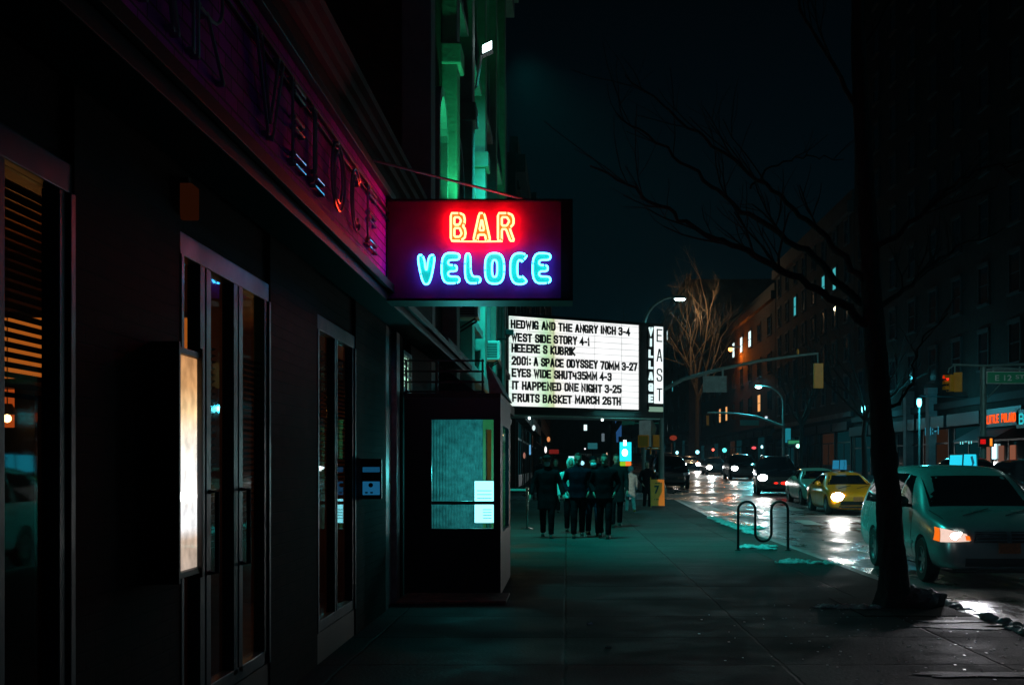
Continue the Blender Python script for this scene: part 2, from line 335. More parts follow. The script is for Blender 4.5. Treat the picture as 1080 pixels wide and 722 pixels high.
M['kerb'] = mat('granite_kerb', (.13,.13,.13), .42, noise=.35, nscale=5, bump=.3, bscale=40, rvar=.15)
M['mark'] = mat('worn_road_paint', (.42,.44,.42), .5, noise=.5, nscale=3)
# ---------------------------------------------------------------- text
FONT = None
def text_mesh(txt, cap, width=None, depth=.01, bold=0.0, sx=1.0, align='LEFT'):
    """text in its own plane: x right, z up, faces -y; cap height 'cap', optional total width. The origin is the lower left of the ink."""
    cu = bpy.data.curves.new('lettering', 'FONT'); cu.body = txt; cu.size = 1; cu.extrude = 0; cu.offset = bold; cu.resolution_u = 3
    o = bpy.data.objects.new('lettering', cu); COL.objects.link(o)
    dg = bpy.context.evaluated_depsgraph_get(); me = bpy.data.meshes.new_from_object(o.evaluated_get(dg))
    bpy.data.objects.remove(o); bpy.data.curves.remove(cu)
    xs = [v.co.x for v in me.vertices]; ys = [v.co.y for v in me.vertices]
    x0, x1, y1 = min(xs), max(xs), max(ys); y0 = min(ys)
    ky = cap / (y1 - y0); kx = (width / (x1 - x0)) if width else ky * sx
    bm = bmesh.new(); bm.from_mesh(me)
    bmesh.ops.remove_doubles(bm, verts=bm.verts, dist=1e-5)
    for v in bm.verts: v.co = Vector(((v.co.x - x0) * kx, 0, (v.co.y - y0) * ky))
    r = bmesh.ops.extrude_face_region(bm, geom=list(bm.faces))
    for q in r['geom']:
        if isinstance(q, bmesh.types.BMVert): q.co.y -= depth
    bmesh.ops.recalc_face_normals(bm, faces=bm.faces)
    bm.to_mesh(me); bm.free(); me['w'] = (x1 - x0) * kx
    return me
def place_mesh(me, origin, u, up=Vector((0,0,1))):
    u = Vector(u).normalized(); nrm = u.cross(up)         # -y of the text goes to u x up
    m = Matrix(((u.x, -nrm.x, up.x, origin[0]), (u.y, -nrm.y, up.y, origin[1]), (u.z, -nrm.z, up.z, origin[2]), (0,0,0,1)))
    me.transform(m); return me
def eval_mesh(o):
    dg = bpy.context.evaluated_depsgraph_get(); me = bpy.data.meshes.new_from_object(o.evaluated_get(dg)); return me


STROKES = {
 'A': [[(0,0),(.42,1),(.58,1),(1,0)],[(.17,.33),(.83,.33)]], 'B': [[(0,0),(0,1),(.7,1),(.95,.85),(.95,.65),(.75,.52),(0,.52)],[(.75,.52),(1,.38),(1,.14),(.75,0),(0,0)]],
 'C': [[(1,.75),(1,.87),(.8,1),(.2,1),(0,.87),(0,.13),(.2,0),(.8,0),(1,.13),(1,.25)]], 'D': [[(0,0),(0,1),(.7,1),(1,.82),(1,.18),(.7,0),(0,0)]],
 'E': [[(1,1),(0,1),(0,0),(1,0)],[(0,.5),(.85,.5)]], 'F': [[(1,1),(0,1),(0,0)],[(0,.5),(.85,.5)]],
 'G': [[(1,.75),(1,.87),(.8,1),(.2,1),(0,.87),(0,.13),(.2,0),(1,0),(1,.40),(.62,.40)]], 'H': [[(0,0),(0,1)],[(1,0),(1,1)],[(0,.5),(1,.5)]],
 'I': [[(.5,0),(.5,1)]], 'K': [[(0,0),(0,1)],[(1,1),(.05,.48),(1,0)]], 'L': [[(0,1),(0,0),(1,0)]], 'M': [[(0,0),(0,1),(.5,.25),(1,1),(1,0)]],
 'N': [[(0,0),(0,1),(1,0),(1,1)]], 'O': [[(.2,0),(.8,0),(1,.14),(1,.86),(.8,1),(.2,1),(0,.86),(0,.14),(.2,0)]], 'P': [[(0,0),(0,1),(.75,1),(1,.86),(1,.6),(.75,.46),(0,.46)]],
 'R': [[(0,0),(0,1),(.75,1),(1,.86),(1,.64),(.75,.5),(0,.5)],[(.55,.5),(1,0)]], 'S': [[(1,.78),(1,.87),(.8,1),(.2,1),(0,.87),(0,.66),(.2,.55),(.8,.45),(1,.34),(1,.13),(.8,0),(.2,0),(0,.13),(0,.22)]],
 'T': [[(0,1),(1,1)],[(.5,1),(.5,0)]], 'U': [[(0,1),(0,.13),(.2,0),(.8,0),(1,.13),(1,1)]], 'V': [[(0,1),(.5,0),(1,1)]], 'W': [[(0,1),(.25,0),(.5,.8),(.75,0),(1,1)]],
 'X': [[(0,0),(1,1)],[(0,1),(1,0)]], 'Y': [[(0,1),(.5,.48),(1,1)],[(.5,.48),(.5,0)]], '-': [[(0,.42),(1,.42)]], ':': [[(.5,.12),(.5,.2)],[(.5,.7),(.5,.78)]],
 '0': [[(.2,0),(.8,0),(1,.14),(1,.86),(.8,1),(.2,1),(0,.86),(0,.14),(.2,0)]], '1': [[(.2,.85),(.5,1),(.5,0)]], '2': [[(0,.8),(.05,.9),(.25,1),(.8,1),(1,.85),(1,.66),(0,0),(1,0)]],
 '3': [[(0,.87),(.2,1),(.8,1),(1,.87),(1,.65),(.8,.53),(.4,.53)],[(.8,.53),(1,.4),(1,.13),(.8,0),(.2,0),(0,.13)]], '4': [[(.75,0),(.75,1),(0,.3),(1,.3)]], '5': [[(1,1),(.05,1),(0,.55),(.75,.6),(1,.45),(1,.13),(.8,0),(.2,0),(0,.13)]],
 '6': [[(.95,.9),(.8,1),(.2,1),(0,.86),(0,.14),(.2,0),(.8,0),(1,.14),(1,.42),(.8,.55),(0,.5)]], '7': [[(0,1),(1,1),(.35,0)]], 'q': [[(0,.8),(0,.42),(.9,.42)],[(.9,.8),(.9,.0)]] }
def stroke_text(txt, cap, width, t=.2, depth=.02, ch=.54, gap=.36):
    """block lettering in its own plane (x right, z up, faces -y), made of mitred bars"""
    adv = []; x = 0
    for c in txt:
        w = {' ': .46, 'I': .02, ':': .05, '-': .24, '1': .22, 'M': .74, 'W': .78}.get(c, ch); adv.append((x, w)); x += w + (gap if c != ' ' else 0)
    tot = adv[-1][0] + adv[-1][1]; th = t*cap; k = (width - th) / tot; mb = MB(); lay = 0
    for ci, (c, (x0, w)) in enumerate(zip(txt, adv)):
        jy = .022*cap*math.sin(ci*12.9898 + len(txt)*7.1) if len(txt) > 8 else 0; jx = .012*cap*math.sin(ci*4.137 + len(txt))
        for pl in STROKES.get(c, []):
            P = [Vector((th/2 + (x0 + p[0]*w)*k + jx + p[1]*jx, 0, jy + th/2 + p[1]*(cap-th))) for p in pl]
            n = len(P); L = []; Rr = []
            for i in range(n):
                a = (P[i]-P[i-1]).normalized() if i > 0 else None; b = (P[i+1]-P[i]).normalized() if i < n-1 else None
                d = ((a or b) + (b or a)).normalized(); nn = Vector((-d.z, 0, d.x)); q = (a or b); cs = max(.45, abs(nn.dot(Vector((-q.z, 0, q.x)))))
                e = Vector((0,0,0))
                if a is None: e = -b*th*.5
                if b is None: e = a*th*.5
                L.append(P[i] + e + nn*th/2/cs); Rr.append(P[i] + e - nn*th/2/cs)
            lay = (lay + 1) % 5; y0 = -depth - lay*.0006
            for i in range(n-1):
                mb.add([(*(v.x, yy, v.z),) for yy in (0, y0) for v in (L[i], L[i+1], Rr[i+1], Rr[i])], [(0,1,2,3),(7,6,5,4),(0,4,5,1),(1,5,6,2),(2,6,7,3),(3,7,4,0)])
    me = bpy.data.meshes.new('lettering'); me.from_pydata([tuple(v) for v in mb.v], [], mb.f); return me
# ================================================================ SETTING
def strip(x0, x1, segs, z, mb=None):
    """sheet following the street's slope; segs = list of y"""
    mb = mb or MB(); n = len(segs)
    vs = []; fs = []
    for y in segs: vs += [(x0, y, g(y) + z), (x1, y, g(y) + z)]
    for i in range(n-1): fs.append((2*i, 2*i+1, 2*i+3, 2*i+2))
    return mb.add(vs, fs)
KX = 4.48; RX = 17.9
struct('ground', strip(-160, 160, [-60, 36, 480], -.22), mat('bare_ground', (.05,.05,.05), .9, noise=.3, nscale=.5))
struct('road', strip(-60, RX+.02, [-20, 36, 420], -.15), M['asphalt'])
sw = MB(); strip(-2.6, KX-.16, [-12, 36, 50], 0, sw); sw.box(-2.6, KX-.16, -12.1, -12, -.2, 0)
struct('sidewalk', sw, M['flags'])
sw = MB(); strip(-2.6, KX-.16, [62, 420], 0, sw); sw.box(-2.6, KX-.16, 61.9, 62, g(62)-.2, g(62))
struct('sidewalk_beyond_corner', sw, M['flags'])
sw = MB(); strip(RX+.16, 24, [-12, 36, 420], 0, sw); struct('sidewalk_opposite', sw, M['flags'])
def kerb(x0, x1, ys):
    mb = MB()
    for a, b in zip(ys, ys[1:]):
        mb.hexa([(x0,a,g(a)-.2),(x1,a,g(a)-.2),(x1,b,g(b)-.2),(x0,b,g(b)-.2),(x0,a,g(a)+.004),(x1,a,g(a)-.004),(x1,b,g(b)-.004),(x0,b,g(b)+.004)])
    return mb
struct('kerb', kerb(KX-.16, KX, [-12] + [i*2.4 for i in range(0, 16)] + [40, 44, 50]), M['kerb'], bevel=.012)
struct('kerb_beyond_corner', kerb(KX-.16, KX, [62, 120, 200, 420]), M['kerb'])
struct('kerb_opposite', kerb(RX, RX+.16, [-12, 36, 100, 200, 420]), M['kerb'])
mk = MB()
for i in range(13):
    x = KX + .55 + i * 1.0
    strip(x, x+.5, [44.2, 47.6], -.145, mk)
for i in range(4):
    strip(7.0 + .9*i, 7.5 + .9*i, [36.2, 38.4], -.145, mk)
strip(7.9, 8.02, [14, 34], -.145, mk)
strip(KX+.5, RX-.5, [40.6, 40.9], -.145, mk)
for y in range(64, 200, 9): strip(10.9, 11.05, [y, y+4], -.145, mk)
struct('road_markings', mk, M['mark'])

# ================================================================ BAR BUILDING (left)
FX = -1.99
bar = thing('bar_building', 'dark one storey brick bar with tall framed windows and a fascia board', 'building', (FX, 8, 0))
walls = MB()
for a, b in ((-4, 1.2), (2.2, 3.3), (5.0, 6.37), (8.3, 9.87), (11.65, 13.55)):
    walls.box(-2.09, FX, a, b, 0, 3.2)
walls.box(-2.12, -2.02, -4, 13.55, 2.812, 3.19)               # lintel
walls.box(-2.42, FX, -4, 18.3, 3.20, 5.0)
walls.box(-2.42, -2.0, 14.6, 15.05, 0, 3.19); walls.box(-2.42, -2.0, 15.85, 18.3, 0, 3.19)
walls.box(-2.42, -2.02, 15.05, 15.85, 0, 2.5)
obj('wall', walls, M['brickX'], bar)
rf = MB().box(-14, FX-.05, -4, 18.3, 5.0, 5.12); obj('roof', rf, M['steel'], bar)
cn = MB().box(FX, FX+.10, -4, 18.25, 4.93, 5.02).box(FX, FX+.16, -4, 18.25, 5.02, 5.10).box(FX, FX+.05, -4, 18.25, 4.84, 4.93)
obj('cornice', cn, M['trim'], bar)
inn = MB().box(-9, -2.5, -4, 18.2, 3.1, 3.18).box(-9.1, -9, -4, 18.2, 0, 3.18).box(-9, -2.45, -4, 18.2, -.05, 0.0).box(-9, -2.45, 9.0, 9.08, 0, 3.1).box(-9, -2.45, 14.4, 14.5, 0, 3.1)
obj('interior_wall', inn, mat('bar_interior', (.12,.05,.025), .7, noise=.4, nscale=3), bar)
def blind(z0, z1, y0, y1, x, par, step=.052):
    b = MB(); z = z0
    while z < z1:
        b.hexa([(x-.018,y0,z),(x-.016,y0,z-.002),(x-.016,y1,z-.002),(x-.018,y1,z),(x+.018,y0,z+.014),(x+.020,y0,z+.012),(x+.020,y1,z+.012),(x+.018,y1,z+.014)])
        z += step
    for yy in (y0+.1, y1-.1): b.tube([(x, yy, z0), (x, yy, z1)], .003, 5)
    o = obj('blind', b, mat('blind_slat', (.10,.05,.03), .5), par); return o
def shopwin(y0, y1, z0, z1, mulls, sill_z, blinds, door=False):
    """framed glazing between two brick piers"""
    fr = MB(); x0, x1 = -2.07, -1.998
    xa, xb = -2.066, -1.984
    fr.box(x0, x1, y0, y1, z1, z1+.12); fr.box(x0, x1, y0, y1, z0, z0+.09)
    fr.box(xa, xb, y0, y0+.05, z0, z1); fr.box(xa, xb, y1-.05, y1, z0, z1)
    fr.box(x0, x1, y1-.13, y1-.07, z0, z1)
    for a, b in mulls:
        c = (a+b)/2
        fr.box(x0, x1, a, c-.012, z0+.05, z1); fr.box(x0, x1, c+.012, b, z0+.05, z1); fr.box(x0+.02, x1-.03, c-.012, c+.012, z0+.05, z1)
    f = obj('door' if door else 'window', fr, M['alum'], bar, bevel=.006)
    edges = [y0+.05] + [v for m in mulls for v in m] + [y1-.13]
    for i in range(0, len(edges), 2):
        a, b = edges[i], edges[i+1]
        obj('pane', MB().box(-2.048, -2.042, a, b, z0+.09, z1), M['glass'], f)
    for a, b, za, zb in blinds: blind(za, zb, a, b, -2.118, f, .038)
    obj('sill', MB().box(-2.2, -2.0, y0, y1, 0, z0-.004), M['steel'], f)
    return f
shopwin(3.3, 5.0, .30, 2.69, [(4.24, 4.40)], .3, [(3.4, 4.25, 1.9, 2.66), (4.41, 5.7, 1.86, 2.66)])
shopwin(1.2, 2.2, .30, 2.69, [], .3, [])
shopwin(6.37, 8.3, .28, 2.69, [(6.74, 6.95), (7.42, 7.63)], .3, [(6.95, 7.4, 1.1, 2.3), (7.65, 9.0-.05, 1.1, 2.3), (6.45, 6.75, 2.2, 2.66)], door=True)
shopwin(9.87, 11.65, .25, 2.69, [(10.65, 10.78)], .25, [(9.95, 10.72, 1.35, 2.6), (10.8, 12.3, 1.35, 2.6)])
for y in (6.9, 7.58):
    hd = MB(); hd.tube([(-1.999, y, 1.0), (-1.95, y, 1.0), (-1.95, y, 1.45), (-1.999, y, 1.45)], .014, 8)
    obj('door_handle', hd, M['alum'], bar)
tr = MB().box(-2.14, -2.06, 6.40, 8.28, 2.82, 2.86)
obj('transom_bar', tr, M['alum'], bar)
# metal corner post at the end of the bar
ps = MB().box(-2.2, -1.985, 13.56, 13.78, 0, 3.18).box(-2.2, -2.03, 13.79, 14.3, 0, 3.18).box(-2.2, -1.97, 14.32, 14.58, 0, 3.18)
obj('corner_post', ps, mat('painted_post', (.20,.24,.25), .45, .3, noise=.35, nscale=8), bar, bevel=.008)
# fascia board with unlit glass-tube letters
fa = MB().box(FX+.002, -1.60, -4, 11.2, 3.22, 3.96)
FB = obj('fascia_board', fa, brick('fascia_brick', (.80,.003,.85), (.55,.002,.60), (.14,.001,.16), 'X', rough=.7, bump=1.0, spec=.08), bar)
ft = MB().box(FX+.002, -1.55, -4, 11.22, 3.962, 4.03).box(-1.60, -1.575, -4, 11.2, 3.83, 3.845).box(-1.60, -1.575, -4, 11.2, 3.76, 3.77)
obj('fascia_trim', ft, M['steel'], bar, bevel=.006)
lip = MB().box(FX+.004, -1.57, -4, 20.0, 3.14, 3.216).box(-1.57, -1.535, -4, 20.0, 3.125, 3.20).box(-1.60, -1.585, -4, 20, 3.05, 3.14)
obj('canopy_lip', lip, mat('lip_metal', (.010,.012,.014), .6, 0, spec=.08, noise=.3, nscale=5), bar, bevel=.006)
GT = mat('unlit_glass_tube', (.55,.58,.62), .10, spec=1.0)
def zface(y, z): return (-1.57, y, z)
def ftube(strokes):
    b = MB()
    for s in strokes:
        b.tube([zface(y, z) for y, z in s], .0085, 8)
        for y, z in (s[0], s[-1]):
            b.tube([(-1.60, y, z), (-1.565, y, z)], .016, 8)
    return b
def letter2(ch, y0, y1):
    h0, h1, w = 3.34, 3.80, y1-y0; d = .045
    q = lambda u, v: (y0 + u*w, h0 + v*(h1-h0))
    arc = lambda cx, cz, rx, rz, a0, a1, n=14: [(y0 + (cx + rx*math.cos(R(a0+(a1-a0)*i/n)))*w, h0 + (cz + rz*math.sin(R(a0+(a1-a0)*i/n)))*(h1-h0)) for i in range(n+1)]
    if ch == 'V': return [[q(0,1), q(.42,0)], [q(.18,1), q(.5,.15), q(.82,1)], [q(1,1), q(.58,0)]]
    if ch == 'E': return [[q(0,0), q(0,1)], [q(.2,.9), q(1,.9)], [q(.2,1), q(1,1)], [q(.2,.46), q(.9,.46)], [q(.2,.58), q(.9,.58)], [q(.2,0), q(1,0)], [q(.2,.12), q(1,.12)]]
    if ch == 'L': return [[q(0,1), q(0,.06)], [q(.2,1), q(.2,.2)], [q(.1,0), q(1,0)], [q(.3,.13), q(1,.13)]]
    if ch == 'O': return [arc(.5,.5,.5,.5,95,445), arc(.5,.5,.3,.38,95,445)]
    if ch == 'C': return [arc(.55,.5,.55,.5,45,315), arc(.55,.5,.34,.38,48,312)]
    if ch == 'B': return [[q(0,0), q(0,1), q(.6,1)] + arc(.6,.76,.35,.24,90,-90,8) + arc(.6,.26,.4,.26,90,-90,8) + [q(0,0)]]
    if ch == 'A': return [[q(0,0), q(.45,1), q(.55,1), q(1,0)], [q(.22,.35), q(.78,.35)], [q(.15,0), q(.5,.85), q(.85,0)]]
    if ch == 'R': return [[q(0,0), q(0,1), q(.6,1)] + arc(.6,.74,.38,.26,90,-90,8) + [q(.2,.48)], [q(.45,.48), q(1,0)], [q(.15,0), q(.15,.9)]]
for ch, a, b in (('B',3.9,4.35), ('A',4.55,5.0), ('R',5.2,5.65), ('V',6.25,6.85), ('E',7.08,7.42), ('L',7.68,7.98), ('O',8.25,8.75), ('C',9.0,9.4), ('E',9.75,10.2)):
    obj('tube_letter', ftube(letter2(ch, a, b)), GT, FB, smooth=True)
# lit transom above the vestibule
tw = obj('transom_window', MB().box(-2.06, -1.985, 15.05, 15.85, 2.5, 2.54).box(-2.06, -1.985, 15.05, 15.85, 2.95, 3.0).box(-2.06, -1.985, 15.05, 15.09, 2.54, 2.95).box(-2.06, -1.985, 15.81, 15.85, 2.54, 2.95).box(-2.04, -1.99, 15.09, 15.81, 2.70, 2.715).box(-2.04, -1.99, 15.09, 15.81, 2.84, 2.85), M['steel'], bar)
obj('pane', MB().box(-2.05, -2.03, 15.09, 15.81, 2.54, 2.95), glow('transom_glow', (.55,1.0,.72), 1.3), tw)
lt = MB()
for z in (2.56, 2.72, 2.86):
    for y in (15.15, 15.36, 15.58):
        for dz in (0, .05, .1): lt.box(-2.029, -2.02, y, y+.13, z+dz*.8, z+dz*.8+.014)
        lt.box(-2.029, -2.02, y+.10, y+.13, z, z+.085)
obj('window_lettering', lt, M['black'], tw)
# hanging soffit lamp glimpsed above the doors
sc_ = thing('wall_lamp', 'small dim orange wall lamp above the bar doors', 'lamp', (-2.0, 6.4, 2.95))
obj('lamp_shade', MB().box(-2.02, -1.93, 6.36, 6.50, 2.88, 3.05), glow('dim_orange', (1,.22,.06), .012), sc_, bevel=.01)
obj('bracket', MB().box(-2.03, -1.96, 6.41, 6.45, 3.052, 3.09), M['steel'], sc_)
# things inside the bar
lp = thing('light_panel', 'amber backlit panel glowing behind the bar window blinds', 'light panel', (-3.4, 8.95, 2.2))
obj('panel', MB().box(-4.3, -2.7, 8.93, 8.96, 2.22, 2.66), M['amber'], lp)
obj('frame', MB().box(-4.33, -2.67, 8.90, 8.99, 2.66, 2.70).box(-4.33, -2.67, 8.90, 8.99, 2.18, 2.22), M['black'], lp)
cb = thing('cabinet', 'black bar cabinet with a small glowing orange opening', 'cabinet', (-3.95, 8.8, 0))
cbm = MB().box(-4.4, -3.70, 8.6, 8.88, 0, 1.86).box(-4.4, -4.16, 8.6, 8.88, 1.86, 2.14).box(-3.84, -3.70, 8.6, 8.88, 1.86, 2.14).box(-4.4, -3.70, 8.6, 8.88, 2.14, 2.2)
obj('carcass', cbm, M['black'], cb)
obj('glowing_back', MB().box(-4.16, -3.84, 8.86, 8.88, 1.86, 2.14), glow('cabinet_glow', (1,.14,.018), .45), cb)
def pendant(x, y, z, label):
    t = thing('pendant_lamp', label, 'lamp', (x, y, z), 'lamps inside the bar')
    obj('bulb', MB().ball((x, y, z), .028, 10), M['amberL'], t, smooth=True)
    obj('lamp_shade', MB().lathe([(.03, z+.10), (.07, z+.03), (.068, z+.028), (.025, z+.095)], (x, y, 0), 14), M['black'], t, smooth=True)
    obj('cord', MB().tube([(x, y, z+.1), (x, y, 3.1)], .004, 6), M['black'], t)
pendant(-3.80, 8.40, 1.915, 'glowing lamp bulb hanging before the black cabinet inside the bar')
pendant(-3.0, 13.2, 2.05, 'amber pendant lamp behind the blinds of the second bar window')
pendant(-2.75, 12.7, 1.85, 'lower amber pendant lamp nearest the glass of the second bar window')
bt = thing('bar_counter', 'long dark wooden counter inside the bar', 'counter', (-5, 7, 0))
obj('front', MB().box(-5.4, -4.8, 2, 8.4, 0, 1.02), M['black'], bt); obj('top', MB().box(-5.5, -4.7, 1.9, 8.5, 1.022, 1.07), mat('walnut', (.09,.04,.02), .35, noise=.4, nscale=4), bt)

# lit menu case on the pier
mc = thing('poster_case', 'black wall case with a brightly lit poster on the brick pier', 'display case', (-1.92, 6.1, 1.05))
c = MB().box(FX+.002, -1.862, 5.93, 6.28, 1.05, 1.08).box(FX+.002, -1.862, 5.93, 6.28, 2.14, 2.17).box(FX+.002, -1.85, 5.90, 5.93, 1.03, 2.19).box(FX+.002, -1.85, 6.28, 6.31, 1.03, 2.19).box(FX+.002, -1.97, 5.93, 6.28, 1.08, 2.14)
obj('case', c, M['black'], mc, bevel=.004)
def poster_mat():
    m = bpy.data.materials.new('backlit_poster'); m.use_nodes = True; t = m.node_tree; t.nodes.clear(); L = t.links.new
    o = t.nodes.new('ShaderNodeOutputMaterial'); e = t.nodes.new('ShaderNodeEmission'); c = t.nodes.new('ShaderNodeNewGeometry'); s = t.nodes.new('ShaderNodeSeparateXYZ'); L(c.outputs['Position'], s.inputs[0])
    mr = t.nodes.new('ShaderNodeMapRange'); mr.inputs['From Min'].default_value = 1.08; mr.inputs['From Max'].default_value = 2.14; L(s.outputs['Z'], mr.inputs[0])
    r = t.nodes.new('ShaderNodeValToRGB'); el = r.color_ramp.elements
    el[0].position = 0; el[0].color = (.42,.33,.27,1); el[1].position = 1; el[1].color = (.42,.20,.08,1)
    for p_, cc in ((.14,(.50,.36,.27,1)), (.20,(.85,.85,.86,1)), (.45,(1,.98,.95,1)), (.60,(1,.90,.76,1)), (.74,(.92,.62,.32,1)), (.86,(.66,.34,.14,1))):
        k = el.new(p_); k.color = cc
    L(mr.outputs[0], r.inputs[0])
    n = t.nodes.new('ShaderNodeTexNoise'); n.inputs['Scale'].default_value = 9; n.inputs['Detail'].default_value = 5; L(c.outputs['Position'], n.inputs['Vector'])
    k2 = t.nodes.new('ShaderNodeMapRange'); k2.inputs['From Min'].default_value = .35; k2.inputs['From Max'].default_value = .65; k2.inputs['To Min'].default_value = 1.1; k2.inputs['To Max'].default_value = 1.9; L(n.outputs['Fac'], k2.inputs[0])
    L(r.outputs[0], e.inputs[0]); L(k2.outputs[0], e.inputs[1]); L(e.outputs[0], o.inputs[0]); return m
obj('poster', MB().box(-1.968, -1.875, 5.94, 6.27, 1.085, 2.135), poster_mat(), mc)
obj('glass_front', MB().box(-1.866, -1.862, 5.93, 6.28, 1.08, 2.14), M['clear'], mc)
# small intercom panel on the next pier; its plates glow instead of catching light
ic = thing('intercom_panel', 'small projecting wall panel with two pale blue plates on the brick pier', 'panel', (-1.93, 12, 1.3))
obj('backplate', MB().box(-2.0, -1.80, 12.0, 12.06, 1.27, 1.66), M['black'], ic, bevel=.006)
obj('blue_plate', MB().box(-2.01+.03, -1.815, 11.985, 11.998, 1.31, 1.44), glow('blue_plate_glow', (.012,.13,.28), .6), ic, bevel=.003)
obj('blue_plate', MB().box(-2.01+.03, -1.815, 11.985, 11.998, 1.53, 1.58), glow('blue_plate_dim', (.008,.09,.2), .55), ic, bevel=.003)
obj('button', MB().lathe([(.001,11.975),(.022,11.975),(.022,11.985),(.001,11.985)], (-1.90, 0, 1.405), 14, 'Y'), M['black'], ic)
for dx in (0, .05): obj('button', MB().box(-1.955+dx, -1.93+dx, 11.978, 11.985, 1.325, 1.34), M['black'], ic)

# ================================================================ BAR VELOCE blade sign
bs = thing('neon_sign', 'dark boxed blade sign glowing red BAR above cyan VELOCE', 'neon sign', (-.8, 11, 3.05))
P0 = at(408, 317, 11); P1 = at(604, 211.5, 11)
x0, x1, z0, z1 = P0.x, P1.x, P0.z, P1.z
PURP = mat('sign_face_purple', (.27,.005,.13), .8, spec=.2, noise=.2, nscale=5)
obj('cabinet', MB().box(x0, x1-.01, 11.0, 11.30, z0+.01, z1-.01), PURP, bs)
rim = MB().box(x0, x1, 10.93, 11.31, z1-.012, z1).box(x0, x1, 10.90, 11.31, z0-.012, z0+.008).box(x1-.012, x1, 10.93, 11.31, z0+.008, z1-.012).box(x0, x0+.012, 10.93, 11.31, z0+.008, z1-.012).box(x1-.105, x1-.095, 10.985, 11.0, z0+.01, z1-.012)
obj('rim', rim, M['steel'], bs)
obj('end_panel', MB().box(x1-.095, x1-.012, 10.985, 10.999, z0+.008, z1-.012), M['black'], bs)
NR = glow('neon_red', (1.0,.040,.0140), 42); NC = glow('neon_cyan', (.055,.45,1.0), 10); NRB = glow('neon_red_back', (1.0,.040,.0140), 14); NCB = glow('neon_cyan_back', (.055,.45,1.0), 5)
NRcore = M['black']
PO = mat('painted_orange_face', (.42,.22,.01), .5); PC = mat('painted_aqua_face', (.006,.50,.22), .6)
def chaikin(p, k=2, closed=True, w=.78):
    for _ in range(k):
        q = []; n = len(p)
        for i in range(n if closed else n-1):
            a, b = p[i], p[(i+1) % n]
            q += [(a[0]*w+b[0]*(1-w), a[1]*w+b[1]*(1-w)), (a[0]*(1-w)+b[0]*w, a[1]*(1-w)+b[1]*w)]
        p = q
    return p
def glyph(ch, s):              # outer outline and holes in a unit box, stroke s (x) 
    t = s * .62
    def ring(w0, h0):
        return [(.5+(.5-w0)*math.copysign(abs(math.cos(a))**.7, math.cos(a)), .5+(.5-h0)*math.copysign(abs(math.sin(a))**.7, math.sin(a))) for a in [2*PI*i/28 for i in range(28)]]
    if ch == 'V': return [(0,1),(s,1),(.5,.34),(1-s,1),(1,1),(.5+s*.55,0),(.5-s*.55,0)], []
    if ch == 'E': return [(0,0),(1,0),(1,t),(s,t),(s,.5-t*.45),(.85,.5-t*.45),(.85,.5+t*.45),(s,.5+t*.45),(s,1-t),(1,1-t),(1,1),(0,1)], []
    if ch == 'L': return [(0,0),(1,0),(1,t),(s,t),(s,1),(0,1)], []
    if ch == 'O': return ring(0,0), [ring(s, t)]
    if ch == 'C':
        o = []; i = []
        for k in range(25):
            a = R(48 + 264*k/24); c, d = math.cos(a), math.sin(a)
            cc = math.copysign(abs(c)**.75, c); dd = math.copysign(abs(d)**.75, d)
            o.append((.5+.5*cc, .5+.5*dd)); i.append((.5+(.5-s)*cc, .5+(.5-t)*dd))
        return o + i[::-1], []
    if ch == 'B': return [(0,0),(.65,0),(.95,.12),(1,.28),(.95,.44),(.82,.52),(.92,.62),(.95,.76),(.88,.93),(.62,1),(0,1)], [[(s,t),(.6,t),(.74,.27),(.6,.46),(s,.46)], [(s,.58),(.56,.58),(.70,.73),(.56,1-t),(s,1-t)]]
    if ch == 'A': return [(0,0),(s,0),(s+.07,.22),(1-s-.07,.22),(1-s,0),(1,0),(.5+s*.6,1),(.5-s*.6,1)], [[(.36,.38),(.64,.38),(.5,.80)]]
    if ch == 'R': return [(0,0),(s,0),(s,.42),(.5,.42),(1-s,0),(1,0),(.72,.46),(.95,.6),(.97,.78),(.88,.93),(.62,1),(0,1)], [[(s,.55),(.55,.55),(.70,.72),(.55,1-t),(s,1-t)]]
